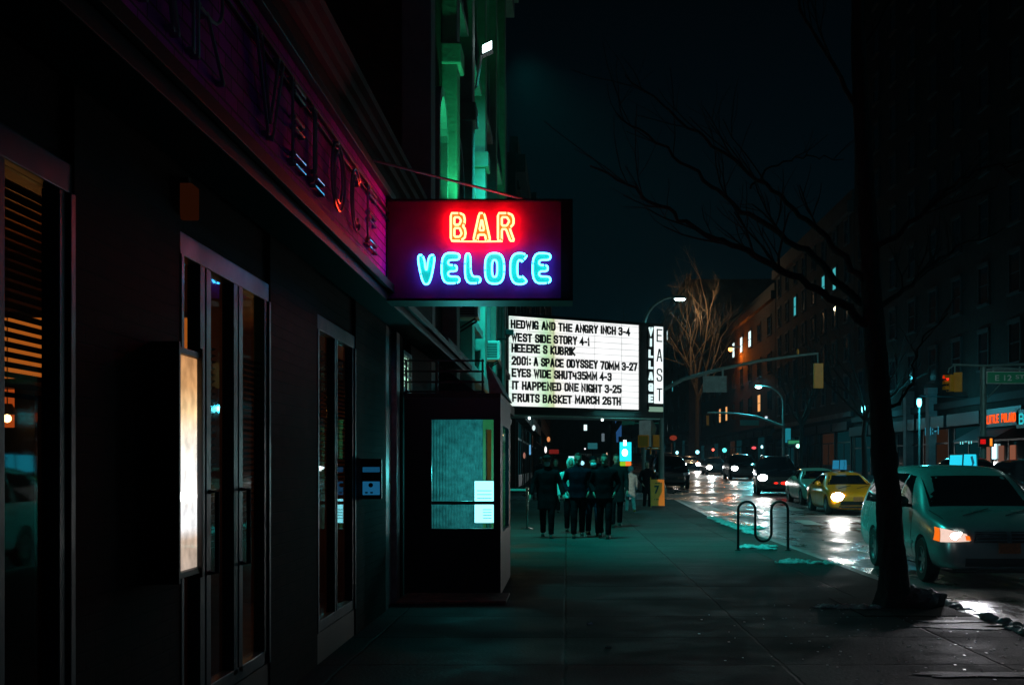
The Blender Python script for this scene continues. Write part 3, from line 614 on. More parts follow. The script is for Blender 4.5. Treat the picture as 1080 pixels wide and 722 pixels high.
def neon(ch, pl, pr, pt, pb, stroke, tubeMat, faceMat, rad, soft):
    a = at(pl, pb, 11); b = at(pr, pt, 11); w, h = b.x-a.x, b.z-a.z
    out, holes = glyph(ch, stroke)
    loops = [chaikin(q, 2, True) if soft else chaikin(q, 1, True, .90) for q in [out] + holes]
    for side in (0, 1):                                   # the sign is lit on both faces
        xm = (x0 + x1 - .1)
        X3 = (lambda u: a.x + u*w) if side == 0 else (lambda u: xm - a.x - w + (1-u)*w)
        yt = 10.950 if side == 0 else 11.350
        yb = 10.999 if side == 0 else 11.301
        t3 = lambda p, y: (X3(p[0]), y, a.z + p[1]*h)
        cu = bpy.data.curves.new('face', 'CURVE'); cu.dimensions = '2D'; cu.fill_mode = 'BOTH'; cu.extrude = .005
        for lp_ in loops:
            sp = cu.splines.new('POLY'); sp.points.add(len(lp_)-1); sp.use_cyclic_u = True
            for k, p in enumerate(lp_): sp.points[k].co = (X3(p[0]), p[1]*h, 0, 1)
        o = bpy.data.objects.new('face', cu); COL.objects.link(o); me = eval_mesh(o); bpy.data.objects.remove(o)
        me.transform(Matrix(((1,0,0,0),(0,0,-1,yb+(-.008 if side == 0 else .008)),(0,1,0,a.z),(0,0,0,1))))
        L_ = obj('letter', me, faceMat, bs)
        tb = MB()
        for lp_ in loops: tb.tube([t3(p, yt) for p in lp_], rad, 8, closed=True)
        obj('neon_tube', tb, tubeMat if side == 0 else (NRB if tubeMat == NR else NCB), L_, smooth=True)
        if side: continue
        for q in (loops[0][2], loops[0][len(loops[0])//2], loops[0][-4]):
            p = t3(q, yt); su = MB(); su.tube([(p[0], yt+.002+rad, p[2]), (p[0], yb, p[2])], .004, 6).lathe([(rad*1.25, -.006), (rad*1.25, .006)], p, 8, 'X')
            obj('tube_support', su, M['black'], L_)
for ch, l, r in (('B',476,491.5),('A',499.5,517.5),('R',525.5,542.5)):
    neon(ch, l, r, 226, 255,    .24, NR, PO, .0098, False)
for ch, l, r, t_, b_ in (('V',440.5,460,270,300.5),('E',466.5,485,268,299.5),('L',491,507,268.5,299.5),('O',512,532,268,300),('C',538.5,558.5,268,300.5),('E',562,580.5,268,299.5)):
    neon(ch, l, r, t_, b_, .36, NC, PC, .0085, True)
obj('neon_lead', MB().tube([at(478,254.5,10.94), at(510,254.8,10.94), at(530,254.5,10.94)], .0065, 8), NR, bs)
obj('bracket', MB().box(-1.60, x0+.02, 11.1, 11.2, 3.8, 3.86).box(-1.60, x0+.02, 11.1, 11.2, 3.2, 3.26), M['steel'], bs)
obj('stay_rod', MB().tube([(-1.98, 12.7, 4.72), (at(573,212,11).x, 11.15, z1)], .013, 8), mat('stay_rod', (.75,.75,.75), .5), bs)

# ================================================================ VESTIBULE
ve = thing('vestibule', 'black glazed entrance box with a lit notice standing out from the facade', 'vestibule', (-1.4, 15.2, 0))
vx0, vx1, vy0, vy1, vz = -2.0, -.815, 15.2, 17.8, 2.42
wx0, wx1, wz0, wz1 = at(455,0,15.2).x, at(521,0,15.2).x, at(0,557,15.2).z, at(0,442,15.2).z
zb = at(0, 530, 15.2).z
fp = MB().box(vx0, wx0, vy0, vy0+.06, 0, vz).box(wx1, vx1, vy0, vy0+.06, 0, vz).box(wx0, wx1, vy0, vy0+.06, 0, wz0).box(wx0, wx1, vy0, vy0+.06, wz1, vz).box(wx0, wx1, vy0+.005, vy0+.055, zb-.02, zb+.02)
obj('front_panel', fp, mat('vestibule_black', (.012,.013,.02), .38, .3), ve)
bd = MB().box(wx0-.012, wx0+.004, vy0-.008, vy0, wz0-.01, wz1+.012).box(wx1-.004, wx1+.012, vy0-.008, vy0, wz0-.01, wz1+.012).box(wx0+.004, wx1-.004, vy0-.008, vy0, wz1-.003, wz1+.012)
obj('glazing_bead', bd, M['alum'], ve)
obj('glass_pane', MB().box(wx0, wx1, vy0+.025, vy0+.031, wz0, zb-.02), M['glass'], ve)
obj('glass_pane', MB().box(wx0, wx1, vy0+.025, vy0+.031, zb+.02, wz1), M['glass'], ve)
sp_ = MB().box(vx1-.05, vx1, vy0+.061, vy0+.5, 0, vz).box(vx1-.05, vx1, vy1-.5, vy1, 0, vz).box(vx1-.05, vx1, vy0+.5, vy1-.5, 0, .75).box(vx1-.05, vx1, vy0+.5, vy1-.5, 2.1, vz)
obj('side_panel', sp_, mat('vestibule_side', (.004,.008,.014), .5, spec=.12, noise=.2, nscale=4), ve)
obj('glass_pane', MB().box(vx1-.03, vx1-.024, vy0+.5, vy1-.5, .75, 2.1), M['glass'], ve)
obj('roof', MB().box(vx0, vx1, vy0, vy1, vz+.003, vz+.06), M['black'], ve)
cur = MB(); n = 40
for i in range(n):
    xa = vx0+.02 + (vx1-.35-vx0)*i/n; xb = vx0+.02 + (vx1-.35-vx0)*(i+1)/n; dy = .03*(i % 2)
    cur.box(xa, xb, vy1-.18+dy, vy1-.15+dy, .02, 2.3)
obj('curtain', cur, mat('teal_curtain', (.34,.46,.46), .85, noise=.5, nscale=9), ve)
dr = MB().box(-1.19, -1.15, vy1-.30, vy1-.26, .02, 2.3).box(-.90, -.87, vy1-.30, vy1-.26, .02, 2.3).box(-1.15, -.90, vy1-.30, vy1-.26, 2.1, 2.3).box(-1.07, -1.04, vy1-.30, vy1-.26, .02, 2.1)
obj('inner_door', dr, mat('ochre_door', (.50,.42,.12), .5, noise=.2), ve)
nx0, nx1 = at(500.5,0,16.4).x, at(524,0,16.4).x; nz0, nz1 = at(0,551,16.4).z, at(0,507,16.4).z
nt_ = obj('notice_board', MB().box(nx0-.01, nx1+.01, 16.42, 16.44, nz0-.01, nz1+.01), M['black'], ve)
obj('lit_sheet', MB().box(nx0, nx1, 16.41, 16.418, nz0, nz1), glow('lit_sheet', (.30,.95,1), 2.6), nt_)
ln = MB()
for zz in (.34, .30, .26, .14, .11, .08, .05):
    ln.box(nx0+.03+(.08 if zz < .2 else 0), nx1-.07, 16.404, 16.41, nz0+zz*1.25-.005, nz0+zz*1.25+.005)
obj('printed_lines', ln, glow('print_glow', (.05,.5,.55), .7), nt_)
can = MB().hexa([(vx1-.14,vy0-.02,vz+.065),(vx1+.03,vy0-.02,vz+.065),(vx1+.03,vy1,vz+.065),(vx1-.14,vy1,vz+.065),(vx1-.18,vy0-.02,vz+.42),(vx1-.16,vy0-.02,vz+.42),(vx1-.16,vy1,vz+.42),(vx1-.18,vy1,vz+.42)])
obj('sloped_canopy', can, mat('canopy_canvas', (.20,.24,.22), .7, noise=.3, nscale=12), ve)
rl = MB()
for z in (2.88, 2.75, 2.62, 2.50): rl.box(-2.0, -1.02, 15.22, 15.24, z-.012, z+.012)
for x in (-1.98, -1.60, -1.04): rl.box(x-.012, x+.012, 15.241, 15.262, vz+.06, 2.9)
obj('roof_railing', rl, M['black'], ve)
st = tag(obj('doorstep', MB().box(-1.97, -.70, 14.25, 15.19, 0.003, .035), mat('worn_step', (.20,.15,.11), .7, noise=.6, nscale=6, bump=.4), bevel=.01), 'low worn brown stone slab before the black entrance box', 'doorstep')
# ================================================================ THEATRE
TX = -2.1; TY0, TY1, TH = 18.3, 42.4, 19.0
th = thing('theatre_building', 'tall stone theatre with tall pilasters and arches washed by green floodlights', 'building', (TX, 30, 0))
wl = MB().box(-14, TX, TY0+.006, TY1, 0, TH)
obj('wall', wl, brick('theatre_brick', (.13,.10,.09), (.10,.075,.07), (.10,.10,.09), 'X'), th)
obj('side_wall', MB().box(-14, -2.44, TY0-.05, TY0, 5.12, TH), M['brickS'], th)
obj('corner_quoin', MB().box(-2.437, TX+.1, TY0-.08, TY0+.5, 0, TH), M['stone'], th, bevel=.02)
pl = [21.0, 24.4, 28.2, 32.4, 37.0, 41.6]
for y in pl:
    if y > 40: continue
    pm = MB().box(TX, TX+.26, y-.30, y+.30, 0, TH).box(TX, TX+.34, y-.38, y+.38, 0, 1.1).box(TX, TX+.33, y-.37, y+.37, 8.3, 8.65).box(TX, TX+.31, y-.35, y+.35, 15.6, 15.9)
    obj('pilaster', pm, M['theatre'], th, bevel=.03)
def arch(y0, y1, zs, zt, x0, x1, w=.16, n=16):
    m = MB(); c = (y0+y1)/2; r = (y1-y0)/2; zc = zt - r
    def pt(rr, a): return (c + rr*math.cos(a), zc + rr*1.0*math.sin(a))
    m.box(x0, x1, y0, y0+w, zs, zc); m.box(x0, x1, y1-w, y1, zs, zc)
    for i in range(n):
        a0, a1 = PI*i/n, PI*(i+1)/n
        q = [pt(r, a0), pt(r, a1), pt(r-w, a1), pt(r-w, a0)]
        m.prism(q, x0, x1, 'X')
    return m
bays = [(18.85, 20.6)] + [(a+.45, b-.45) for a, b in zip(pl, pl[1:])]
for a, b in bays:
    af = obj('window', arch(a+.15, b-.15, 4.6, 7.6, TX, TX+.14), M['stone'], th)
    obj('pane', MB().box(TX+.002, TX+.03, a+.3, b-.3, 4.5, 6.7), M['pane'], af)
    obj('sill', MB().box(TX, TX+.22, a+.05, b-.05, 4.42, 4.58), M['stone'], af)
    af = obj('window', arch(a+.25, b-.25, 10.0, 14.4, TX, TX+.12), M['stone'], th)
    obj('pane', MB().box(TX+.002, TX+.03, a+.4, b-.4, 10.0, 13.3), M['pane'], af)
    obj('sill', MB().box(TX, TX+.2, a+.1, b-.1, 9.84, 9.98), M['stone'], af)
obj('cornice', MB().box(TX, TX+.45, TY0+.5, TY1, 17.4, 17.9).box(TX, TX+.3, TY0+.5, TY1, 16.9, 17.4).box(TX, TX+.30, TY0+.5, TY1, 3.25, 3.55), M['stone'], th, bevel=.03)
dr = MB()
for a, b in bays: dr.box(TX+.003, TX+.05, a, b, .05, 2.7)
obj('shop_door', dr, M['pane'], th)
# white vent plates/signs on the wall
for (px, py, w, h, y) in ((474, 83, .2, .9, 23.0), (499, 183, .3, .8, 28.9)):
    pass
def ac_unit(y, z, x0, label):
    t = thing('air_conditioner', label, 'air conditioner', (x0, y, z), 'air conditioners on the theatre wall')
    obj('housing', MB().box(x0, x0+.5, y, y+.62, z, z+.45), mat('ac_housing', (.42,.44,.42), .5, noise=.2), t, bevel=.015)
    gr = MB()
    for i in range(9): gr.box(x0+.06, x0+.44, y-.008, y-.001, z+.05+i*.04, z+.07+i*.04)
    obj('grille', gr, M['steel'], t)
    for dy in (.1, .52): obj('bracket', MB().tube([(x0+.02, y+dy, z-.28), (x0+.45, y+dy, z-.012)], .018, 6), M['steel'], t)
ac_unit(22.2, 4.25, TX+.0, 'boxy window air conditioner nearest the boxed blade sign')
ac_unit(29.4, 4.1, TX+.0, 'smaller looking air conditioner further along behind the first one')
for i, (y, z) in enumerate(((20.2,5.0), (26.4,5.0), (33.4,5.0))):
    t = thing('floodlight', ('green floodlight low on the theatre wall at its near corner', 'green floodlight low on the theatre wall in the middle bays', 'green floodlight low on the theatre wall near the marquee')[i], 'floodlight', (-1.6, y, z), 'floodlights on the theatre wall')
    obj('arm', MB().tube([(TX+.02, y, z), (-1.62, y, z), (-1.55, y, z+.1)], .025, 8), M['steel'], t)
    obj('housing', MB().box(-1.66, -1.44, y-.13, y+.13, z+.1, z+.24), M['steel'], t, bevel=.01)
t = thing('floodlight', 'bright white floodlight on an arm high up the green theatre front', 'floodlight', at(514, 52, 25), 'floodlights on the theatre wall')
fl = at(514, 52, 25)
obj('arm', MB().tube([(TX+.1, 25.0, fl.z-.9), (fl.x-.22, 25, fl.z-.75), (fl.x-.11, 25, fl.z-.08)], .03, 8), M['stone'], t)
obj('housing', MB().hexa([(fl.x-.11,24.95,fl.z-.12),(fl.x+.11,24.95,fl.z-.02),(fl.x+.11,25.2,fl.z-.02),(fl.x-.11,25.2,fl.z-.12),(fl.x-.11,24.95,fl.z+.06),(fl.x+.11,24.95,fl.z+.16),(fl.x+.11,25.2,fl.z+.16),(fl.x-.11,25.2,fl.z+.06)]), M['steel'], t)
obj('lens', MB().hexa([(fl.x-.09,24.92,fl.z-.10),(fl.x+.09,24.92,fl.z-.01),(fl.x+.09,24.948,fl.z-.01),(fl.x-.09,24.948,fl.z-.10),(fl.x-.09,24.92,fl.z+.05),(fl.x+.09,24.92,fl.z+.14),(fl.x+.09,24.948,fl.z+.14),(fl.x-.09,24.948,fl.z+.05)]), glow('flood_glow', (.7,1,1), 12), t)
obj('drain_pipe', MB().tube([(-1.86, 36.0, 3.6), (-1.86, 36.0, 7.6)], .035, 8), M['stone'], th, smooth=True)
aw = thing('shop_awning', 'small dark sloping awning over the theatre side door past the entrance box', 'awning', (-1.6, 21, 2.6))
obj('canvas', MB().hexa([(TX,20,2.55),(-1.15,20,2.42),(-1.15,25.5,2.42),(TX,25.5,2.55),(TX,20,3.25),(-1.13,20,2.52),(-1.13,25.5,2.52),(TX,25.5,3.25)]), M['black'], aw)
obj('strip_light', MB().box(-1.9, -1.2, 25.4, 25.44, 2.36, 2.40), glow('strip_glow', (.45,.75,.35), .7), aw)

# ================================================================ MARQUEE
mq = thing('cinema_marquee', 'big lit white cinema marquee with black changeable film title lettering', 'marquee', (0, 44, 3.6))
A = Vector((at(537,0,42.8).x, 42.8, 0)); B = Vector((at(673.5,0,45.7).x, 45.7, 0)); U = (B-A).normalized(); N = U.cross(Vector((0,0,1))); Wd = (B-A).length
mz0, mz1 = 3.64, 6.75
def quad(o, u0, u1, za, zb, d0, d1):
    """box in the plane of the board: u along, z up, d towards the viewer"""
    pts = []
    for z in (za, zb):
        for (u, d) in ((u0, d0), (u1, d0), (u1, d1), (u0, d1)):
            p = A + U*u + N*d; pts.append((p.x, p.y, z))
    return o.hexa(pts)
Wall = Wd + 1.16
cab = quad(MB(), -.1, Wall, mz0-.28, mz1+.12, -2.2, -.02)
obj('cabinet', cab, M['black'], mq)
fr = MB(); quad(fr, -.1, Wd+.06, mz1+.005, mz1+.10, -.02, .05); quad(fr, -.1, Wd+.06, mz0-.10, mz0-.005, -.02, .05); quad(fr, Wd+.005, Wd+.06, mz0, mz1, -.02, .05)
obj('frame', fr, M['black'], mq)
def board_mat():
    m = bpy.data.materials.new('backlit_marquee'); m.use_nodes = True; t = m.node_tree; t.nodes.clear(); L = t.links.new
    o = t.nodes.new('ShaderNodeOutputMaterial'); e = t.nodes.new('ShaderNodeEmission'); c = t.nodes.new('ShaderNodeNewGeometry'); s = t.nodes.new('ShaderNodeSeparateXYZ'); L(c.outputs['Position'], s.inputs[0])
    mr = t.nodes.new('ShaderNodeMapRange'); mr.inputs['From Min'].default_value = A.x; mr.inputs['From Max'].default_value = B.x; L(s.outputs['X'], mr.inputs[0])
    r = t.nodes.new('ShaderNodeValToRGB'); el = r.color_ramp.elements
    el[0].position = 0; el[0].color = (.70,.88,.80,1); el[1].position = 1; el[1].color = (.98,1,1,1)
    for p_, cc in ((.10,(1,1,1,1)), (.20,(.86,.98,.86,1)), (.27,(.50,.78,.50,1)), (.33,(.62,.70,.40,1)), (.345,(.92,.90,.80,1)), (.45,(1,1,1,1))):
        k = el.new(p_); k.color = cc
    L(mr.outputs[0], r.inputs[0])
    n = t.nodes.new('ShaderNodeTexNoise'); n.inputs['Scale'].default_value = 1.3; L(c.outputs['Position'], n.inputs['Vector'])
    k2 = t.nodes.new('ShaderNodeMapRange'); k2.inputs['To Min'].default_value = .85; k2.inputs['To Max'].default_value = 1.3; L(n.outputs['Fac'], k2.inputs[0])
    L(r.outputs[0], e.inputs[0]); L(k2.outputs[0], e.inputs[1]); L(e.outputs[0], o.inputs[0]); return m
obj('sign_panel', quad(MB(), 0, Wd, mz0, mz1, -.02, .0), board_mat(), mq)
sm = MB()
for i in range(1, 15): quad(sm, 0, Wd, mz0+(mz1-mz0)*i/14.3-.005, mz0+(mz1-mz0)*i/14.3+.005, .003, .012)
for u in (.325, .645, .86): quad(sm, Wd*u-.005, Wd*u+.005, mz0, mz1, .013, .018)
obj('letter_track', sm, mat('letter_track', (.5,.5,.5), .5), mq)
rows = [('HEDWIG AND THE ANGRY INCH 3-4', 346.0, .008, .925), ('WEST SIDE STORY 4-1', 359.8, .012, .605), ('HEEERE S KUBRIK', 371.4, .012, .49), ('2001: A SPACE ODYSSEY 70MM 3-27', 384.8, .014, .985), ('EYES WIDE SHUTq35MM 4-3', 397.4, .015, .775), ('IT HAPPENED ONE NIGHT 3-25', 410.6, .016, .855), ('FRUITS BASKET MARCH 26TH', 423.8, .018, .85)]
for tx, py, u0, u1 in rows:
    z = EYE + (VY - py) * 42.85 / F
    me = stroke_text(tx, .305, (u1-u0)*Wd, .215, .02)
    o_ = A + U*(u0*Wd) + N*.03
    obj('lettering', place_mesh(me, (o_.x, o_.y, z), U), M['black'], mq)
# VILLAGE / EAST blade at the outer end
u0, um, u1 = Wd+.42, Wd+.70, Wd+1.10
obj('end_panel', quad(MB(), u0+.0, um-.01, mz0, mz1, -.015, .02), M['black'], mq)
zt, zbt = mz1+.0, mz0
obj('end_panel', quad(MB(), um, u1, zbt+.25, zt, -.015, .03), glow('east_panel_glow', (.92,1,1), 1.15), mq)
obj('end_panel', quad(MB(), u0+.05, u1, zbt-.06, zbt+.12, -.015, .03), glow('base_panel_glow', (.35,.6,.45), .5), mq)
for i, ch in enumerate('VILLAGE'):
    zc = mz1 - .03 - (i+1)*.415
    me = stroke_text(ch, .30, .20 if ch != 'I' else .08, .25, .03); p = A + U*(u0+.0+(0 if ch != 'I' else .06)) + N*.035
    obj('letter', place_mesh(me, (p.x, p.y, zc+.10), U), glow('village_glow', (.75,1,1), 1.1), mq)
for i, ch in enumerate('EAST'):
    zc = mz1 - .14 - .43 - i*.735
    me = stroke_text(ch, .48, .25, .10, .02); p = A + U*(um+.08) + N*.045
    obj('letter', place_mesh(me, (p.x, p.y, zc), U), M['black'], mq)
so = quad(MB(), 0, Wall-.1, mz0-.34, mz0-.285, -2.1, -.1); obj('soffit', so, mat('marquee_soffit', (.35,.5,.48), .5, noise=.2), mq)
for i in range(2):
    p = A + U*(1.1+i*3.1) + N*(-.5)
    obj('bulb', MB().ball((p.x, p.y, mz0-.39), .045, 10), M['whiteG'], mq, smooth=True)

t = thing('wall_lamp', 'small warm lamp on the theatre wall above the chrome barrier post', 'lamp', (-1.7, 30.8, 2.3))
obj('bracket', MB().tube([(TX+.02, 30.8, 2.5), (-1.6, 30.8, 2.5)], .02, 8), M['steel'], t)
obj('lamp_shade', MB().lathe([(.02, 2.50), (.07, 2.47), (.10, 2.36), (.095, 2.36), (.06, 2.46)], (-1.6, 30.8, 0), 16), M['steel'], t, smooth=True)
obj('bulb', MB().ball((-1.6, 30.8, 2.36), .04, 10), M['amberL'], t, smooth=True)
# ================================================================ VEHICLES (front towards -Y, built at the origin)
def lerp_st(st, s):
    for a, b in zip(st, st[1:]):
        if a[0] <= s <= b[0]:
            k = (s-a[0])/(b[0]-a[0]); return [x+(y-x)*k for x, y in zip(a, b)]
    return list(st[-1])
def body_mesh(st, wheels, wr, zoff=0):
    """st rows: s, z0, halfwidth, shoulder z, roof half width, roof z, crown"""
    vs = []; fs = []
    for s, z0, w, zs, wt, zt, cr in st:
        half = [(.0, z0), (w*.80, z0), (w*.965, z0+.10), (w, z0+(zs-z0)*.50), (w*.985, zs), (wt, zt), (wt*.55, zt+cr*.8), (0, zt+cr)]
        ring = [(x, s, z) for x, z in half] + [(-x, s, z) for x, z in half[-2:0:-1]]
        vs += ring
    n = 14; m = len(st)
    for i in range(m-1):
        for k in range(n): fs.append((i*n+k, i*n+(k+1)%n, (i+1)*n+(k+1)%n, (i+1)*n+k))
    fs.append(tuple(range(n-1,-1,-1))); fs.append(tuple((m-1)*n+k for k in range(n)))
    me = bpy.data.meshes.new('body'); me.from_pydata(vs, [], fs); me.update()
    bm = bmesh.new(); bm.from_mesh(me); bmesh.ops.recalc_face_normals(bm, faces=bm.faces); bm.to_mesh(me); bm.free()
    o = bpy.data.objects.new('tmp', me); COL.objects.link(o)
    md = o.modifiers.new('s', 'SUBSURF'); md.levels = 2; md.render_levels = 2
    smooth = eval_mesh(o); bpy.data.objects.remove(o)
    o = bpy.data.objects.new('tmp', smooth); COL.objects.link(o)
    cut = MB()
    for s in wheels:
        for sgn in (-1, 1):
            cut.lathe([(wr*1.14, sgn*.55), (wr*1.14, sgn*1.3)], (0, s, wr), 28, 'X')
    cm = bpy.data.meshes.new('cut'); cm.from_pydata([tuple(v) for v in cut.v], [], cut.f)
    bm = bmesh.new(); bm.from_mesh(cm); bmesh.ops.recalc_face_normals(bm, faces=bm.faces); bm.to_mesh(cm); bm.free()
    co = bpy.data.objects.new('cut', cm); COL.objects.link(co)
    b = o.modifiers.new('b', 'BOOLEAN'); b.operation = 'DIFFERENCE'; b.object = co; b.solver = 'EXACT'
    out = eval_mesh(o); tree = BVHTree.FromPolygons([v.co for v in smooth.vertices], [tuple(p.vertices) for p in smooth.polygons])
    bpy.data.objects.remove(o); bpy.data.objects.remove(co)
    return out, tree
def project(mb, tree, q, direction, nu=8, nv=6, off=.006, th=.012, flip=False):
    """bilinear patch of 4 corner points, projected along direction on the body, raised by off; a thin solid"""
    d = Vector(direction).normalized(); q = [Vector(p) for p in q]; top = []; 
    for j in range(nv+1):
        for i in range(nu+1):
            u, v = i/nu, j/nv
            p = (q[0]*(1-u)+q[1]*u)*(1-v) + (q[3]*(1-u)+q[2]*u)*v
            h = tree.ray_cast(p - d*4, d)
            top.append((h[0] if h[0] is not None else p) - d*off)
    n = len(top); vs = top + [p + d*th for p in top]; fs = []
    w = nu+1
    for j in range(nv):
        for i in range(nu):
            a = j*w+i; fs.append((a, a+1, a+w+1, a+w)); fs.append((n+a+w, n+a+w+1, n+a+1, n+a))
    edge = [i for i in range(w)] + [j*w+nu for j in range(1, nv+1)] + [nv*w+i for i in range(nu-1, -1, -1)] + [j*w for j in range(nv-1, 0, -1)]
    for a, b in zip(edge, edge[1:]+edge[:1]): fs.append((b, a, n+a, n+b))
    return mb.add(vs, fs)
def wheel(parent, x, y, r, w=.2, spokes=6):
    sg = 1 if x > 0 else -1
    t = obj('wheel', MB().lathe([(r*.58, -.006), (r*.62, -w/2), (r*.93, -w/2), (r, -w/2+.03), (r, w/2-.03), (r*.93, w/2), (r*.62, w/2), (r*.58, .006)], (0,0,0), 26, 'X'), M['tyre'], None, smooth=True)
    t.location = (x, y, r); t.parent = parent
    f = MB(); o = w/2*sg
    f.lathe([(r*.60, o*.2), (r*.64, o*.96), (r*.57, o*.98), (r*.54, o*.35)], (0,0,0), 26, 'X')
    f.lathe([(.001, o*.70), (r*.16, o*.72), (r*.16, o*.3)], (0,0,0), 14, 'X')
    for k in range(spokes):
        a = 2*PI*k/spokes; c, s = math.cos(a), math.sin(a); wd = r*.09
        pts = []
        for rr in (r*.1, r*.58):
            for e_ in (-wd, wd): pts.append((rr*c - e_*s, rr*s + e_*c))
        f.hexa([(o*.45, *pts[0]), (o*.45, *pts[1]), (o*.45, *pts[3]), (o*.45, *pts[2]), (o*.74, *pts[0]), (o*.74, *pts[1]), (o*.80, *pts[3]), (o*.80, *pts[2])])
    obj('rim', f, M['rim'], None, smooth=True).parent = t
    return t
def side_quad(y0, z0, y1, z1, y2, z2, y3, z3, sg): return [(sg*3, y0, z0), (sg*3, y1, z1), (sg*3, y2, z2), (sg*3, y3, z3)]
def carpaint(name, col, metal=.25, rough=.3):
    return mat(name, col, rough, metal, coat=.6, noise=.12, nscale=2)
def car(name, label, cat, kind, paint, headmat, group=None, lights=(True, True), plate=None):
    t = thing(name, label, cat, (0,0,0), group)
    if kind == 'van':
        st = [(0.0,.34,.62,.56,.58,.70,.0),(.03,.24,.80,.60,.72,.80,.005),(.20,.20,.93,.72,.83,.90,.015),(.55,.19,.985,.86,.86,.99,.025),(.95,.19,.995,.95,.87,1.06,.03),(1.12,.19,.995,1.0,.87,1.10,.03),
              (1.55,.19,.995,1.03,.82,1.40,.05),(1.98,.19,.995,1.05,.77,1.66,.05),(2.5,.19,.995,1.06,.77,1.71,.04),(3.5,.19,.995,1.07,.77,1.72,.04),(4.5,.20,.985,1.08,.755,1.69,.035),(4.92,.24,.96,1.06,.73,1.60,.02),(5.06,.30,.93,.98,.76,1.12,.02),(5.13,.40,.86,.85,.74,.95,.01)]
        wh, wr = (.98, 3.88), .335
    elif kind == 'sedan':
        st = [(0.0,.30,.62,.50,.58,.60,.0),(.04,.22,.76,.56,.70,.68,.01),(.25,.18,.87,.66,.78,.76,.02),(.7,.17,.905,.78,.80,.86,.03),(1.15,.17,.91,.86,.80,.95,.03),(1.35,.17,.91,.89,.78,1.0,.03),
              (1.75,.17,.91,.91,.68,1.27,.04),(2.1,.17,.91,.93,.62,1.40,.045),(2.7,.17,.91,.94,.61,1.43,.04),(3.3,.17,.91,.95,.62,1.37,.04),(3.85,.18,.905,.96,.70,1.10,.03),(4.3,.20,.88,.92,.74,.99,.02),(4.58,.28,.80,.80,.68,.90,.01),(4.64,.36,.72,.70,.62,.80,0)]
        wh, wr = (.88, 3.60), .325
    else:
        st = [(0.0,.38,.70,.68,.66,.82,.0),(.04,.28,.86,.72,.80,.94,.01),(.22,.24,.95,.84,.88,1.04,.02),(.7,.23,.985,.98,.90,1.12,.03),(1.15,.23,.99,1.05,.90,1.18,.03),(1.35,.23,.99,1.10,.87,1.24,.03),
              (1.7,.23,.99,1.13,.80,1.55,.05),(2.05,.23,.99,1.15,.75,1.76,.05),(2.7,.23,.99,1.16,.75,1.81,.04),(3.8,.23,.99,1.17,.75,1.80,.04),(4.5,.24,.98,1.18,.73,1.72,.03),(4.78,.30,.95,1.12,.78,1.30,.02),(4.88,.40,.88,.95,.78,1.05,.01)]
        wh, wr = (.95, 3.80), .38
    me, tree = body_mesh(st, wh, wr)
    # keep the arrangement: centre of wheelbase at y = 0
    obj('body', me, paint, t, smooth=True)
    G = MB
    L = st[-1][0]
    roof = {'van': 1.62, 'sedan': 1.36, 'suv': 1.70}[kind]
    cowl = {'van': (1.20, 1.12), 'sedan': (1.38, 1.01), 'suv': (1.38, 1.25)}[kind]
    top = {'van': (1.95, 1.62), 'sedan': (2.03, 1.36), 'suv': (1.98, 1.70)}[kind]
    wb, wtp = {'van': (.80, .71), 'sedan': (.73, .57), 'suv': (.80, .68)}[kind]
    ws = project(G(), tree, [(-wb, cowl[0]-.3, cowl[1]+.06), (wb, cowl[0]-.3, cowl[1]+.06), (wtp, top[0]-.3, top[1]), (-wtp, top[0]-.3, top[1])], (0, 1, -.25), 10, 6)
    o = obj('windscreen', ws, M['cglass'], t, smooth=True)
    wp = G()
    for x in (-.5, .12):
        a = tree.ray_cast(Vector((x, -3, cowl[1]+.05)), Vector((0,1,-.05))); b = tree.ray_cast(Vector((x+.5, -3, cowl[1]+.16)), Vector((0,1,-.05)))
        if a[0] is not None and b[0] is not None: wp.tube([a[0]+Vector((0,-.022,.015)), b[0]+Vector((0,-.022,.015))], .009, 6)
    if wp.v: obj('wiper', wp, M['plastic'], o)
    for sg in (-1, 1):
        if kind == 'van': qs = [(1.62,1.10,2.35,1.10,2.35,1.60,2.06,1.57), (2.43,1.10,3.45,1.11,3.45,1.62,2.43,1.61), (3.53,1.11,4.62,1.12,4.50,1.58,3.53,1.62)]
        elif kind == 'sedan': qs = [(1.72,.97,2.55,.985,2.55,1.345,2.10,1.32), (2.62,.985,3.45,1.0,3.22,1.30,2.62,1.345)]
        else: qs = [(1.65,1.20,2.45,1.20,2.45,1.70,2.05,1.66), (2.53,1.20,3.45,1.21,3.45,1.71,2.53,1.71), (3.53,1.21,4.42,1.22,4.32,1.62,3.53,1.70)]
        for q in qs: obj('side_window', project(G(), tree, side_quad(*q, sg), (-sg, 0, 0), 6, 5), M['cglass'], t, smooth=True)
        # doors' seams as thin trims, handle, mirror
        hz = {'van': .95, 'sedan': .86, 'suv': 1.04}[kind]
        for y in ((2.30, 3.36) if kind == 'van' else (2.42, 3.30)):
            hm = project(G(), tree, side_quad(y, hz, y+.20, hz, y+.20, hz+.03, y, hz+.03, sg), (-sg, 0, 0), 3, 1, off=.03, th=.04); obj('door_handle', hm, paint, t, smooth=True)
        for y in {'van': (1.50, 2.40, 3.50), 'sedan': (1.55, 2.58, 3.42), 'suv': (1.50, 2.49, 3.49)}[kind]:
            sm_ = project(G(), tree, side_quad(y, .36, y+.012, .36, y+.012, hz+.1, y, hz+.1, sg), (-sg, 0, 0), 1, 10, off=.003, th=.008); obj('door_seam', sm_, M['plastic'], t)
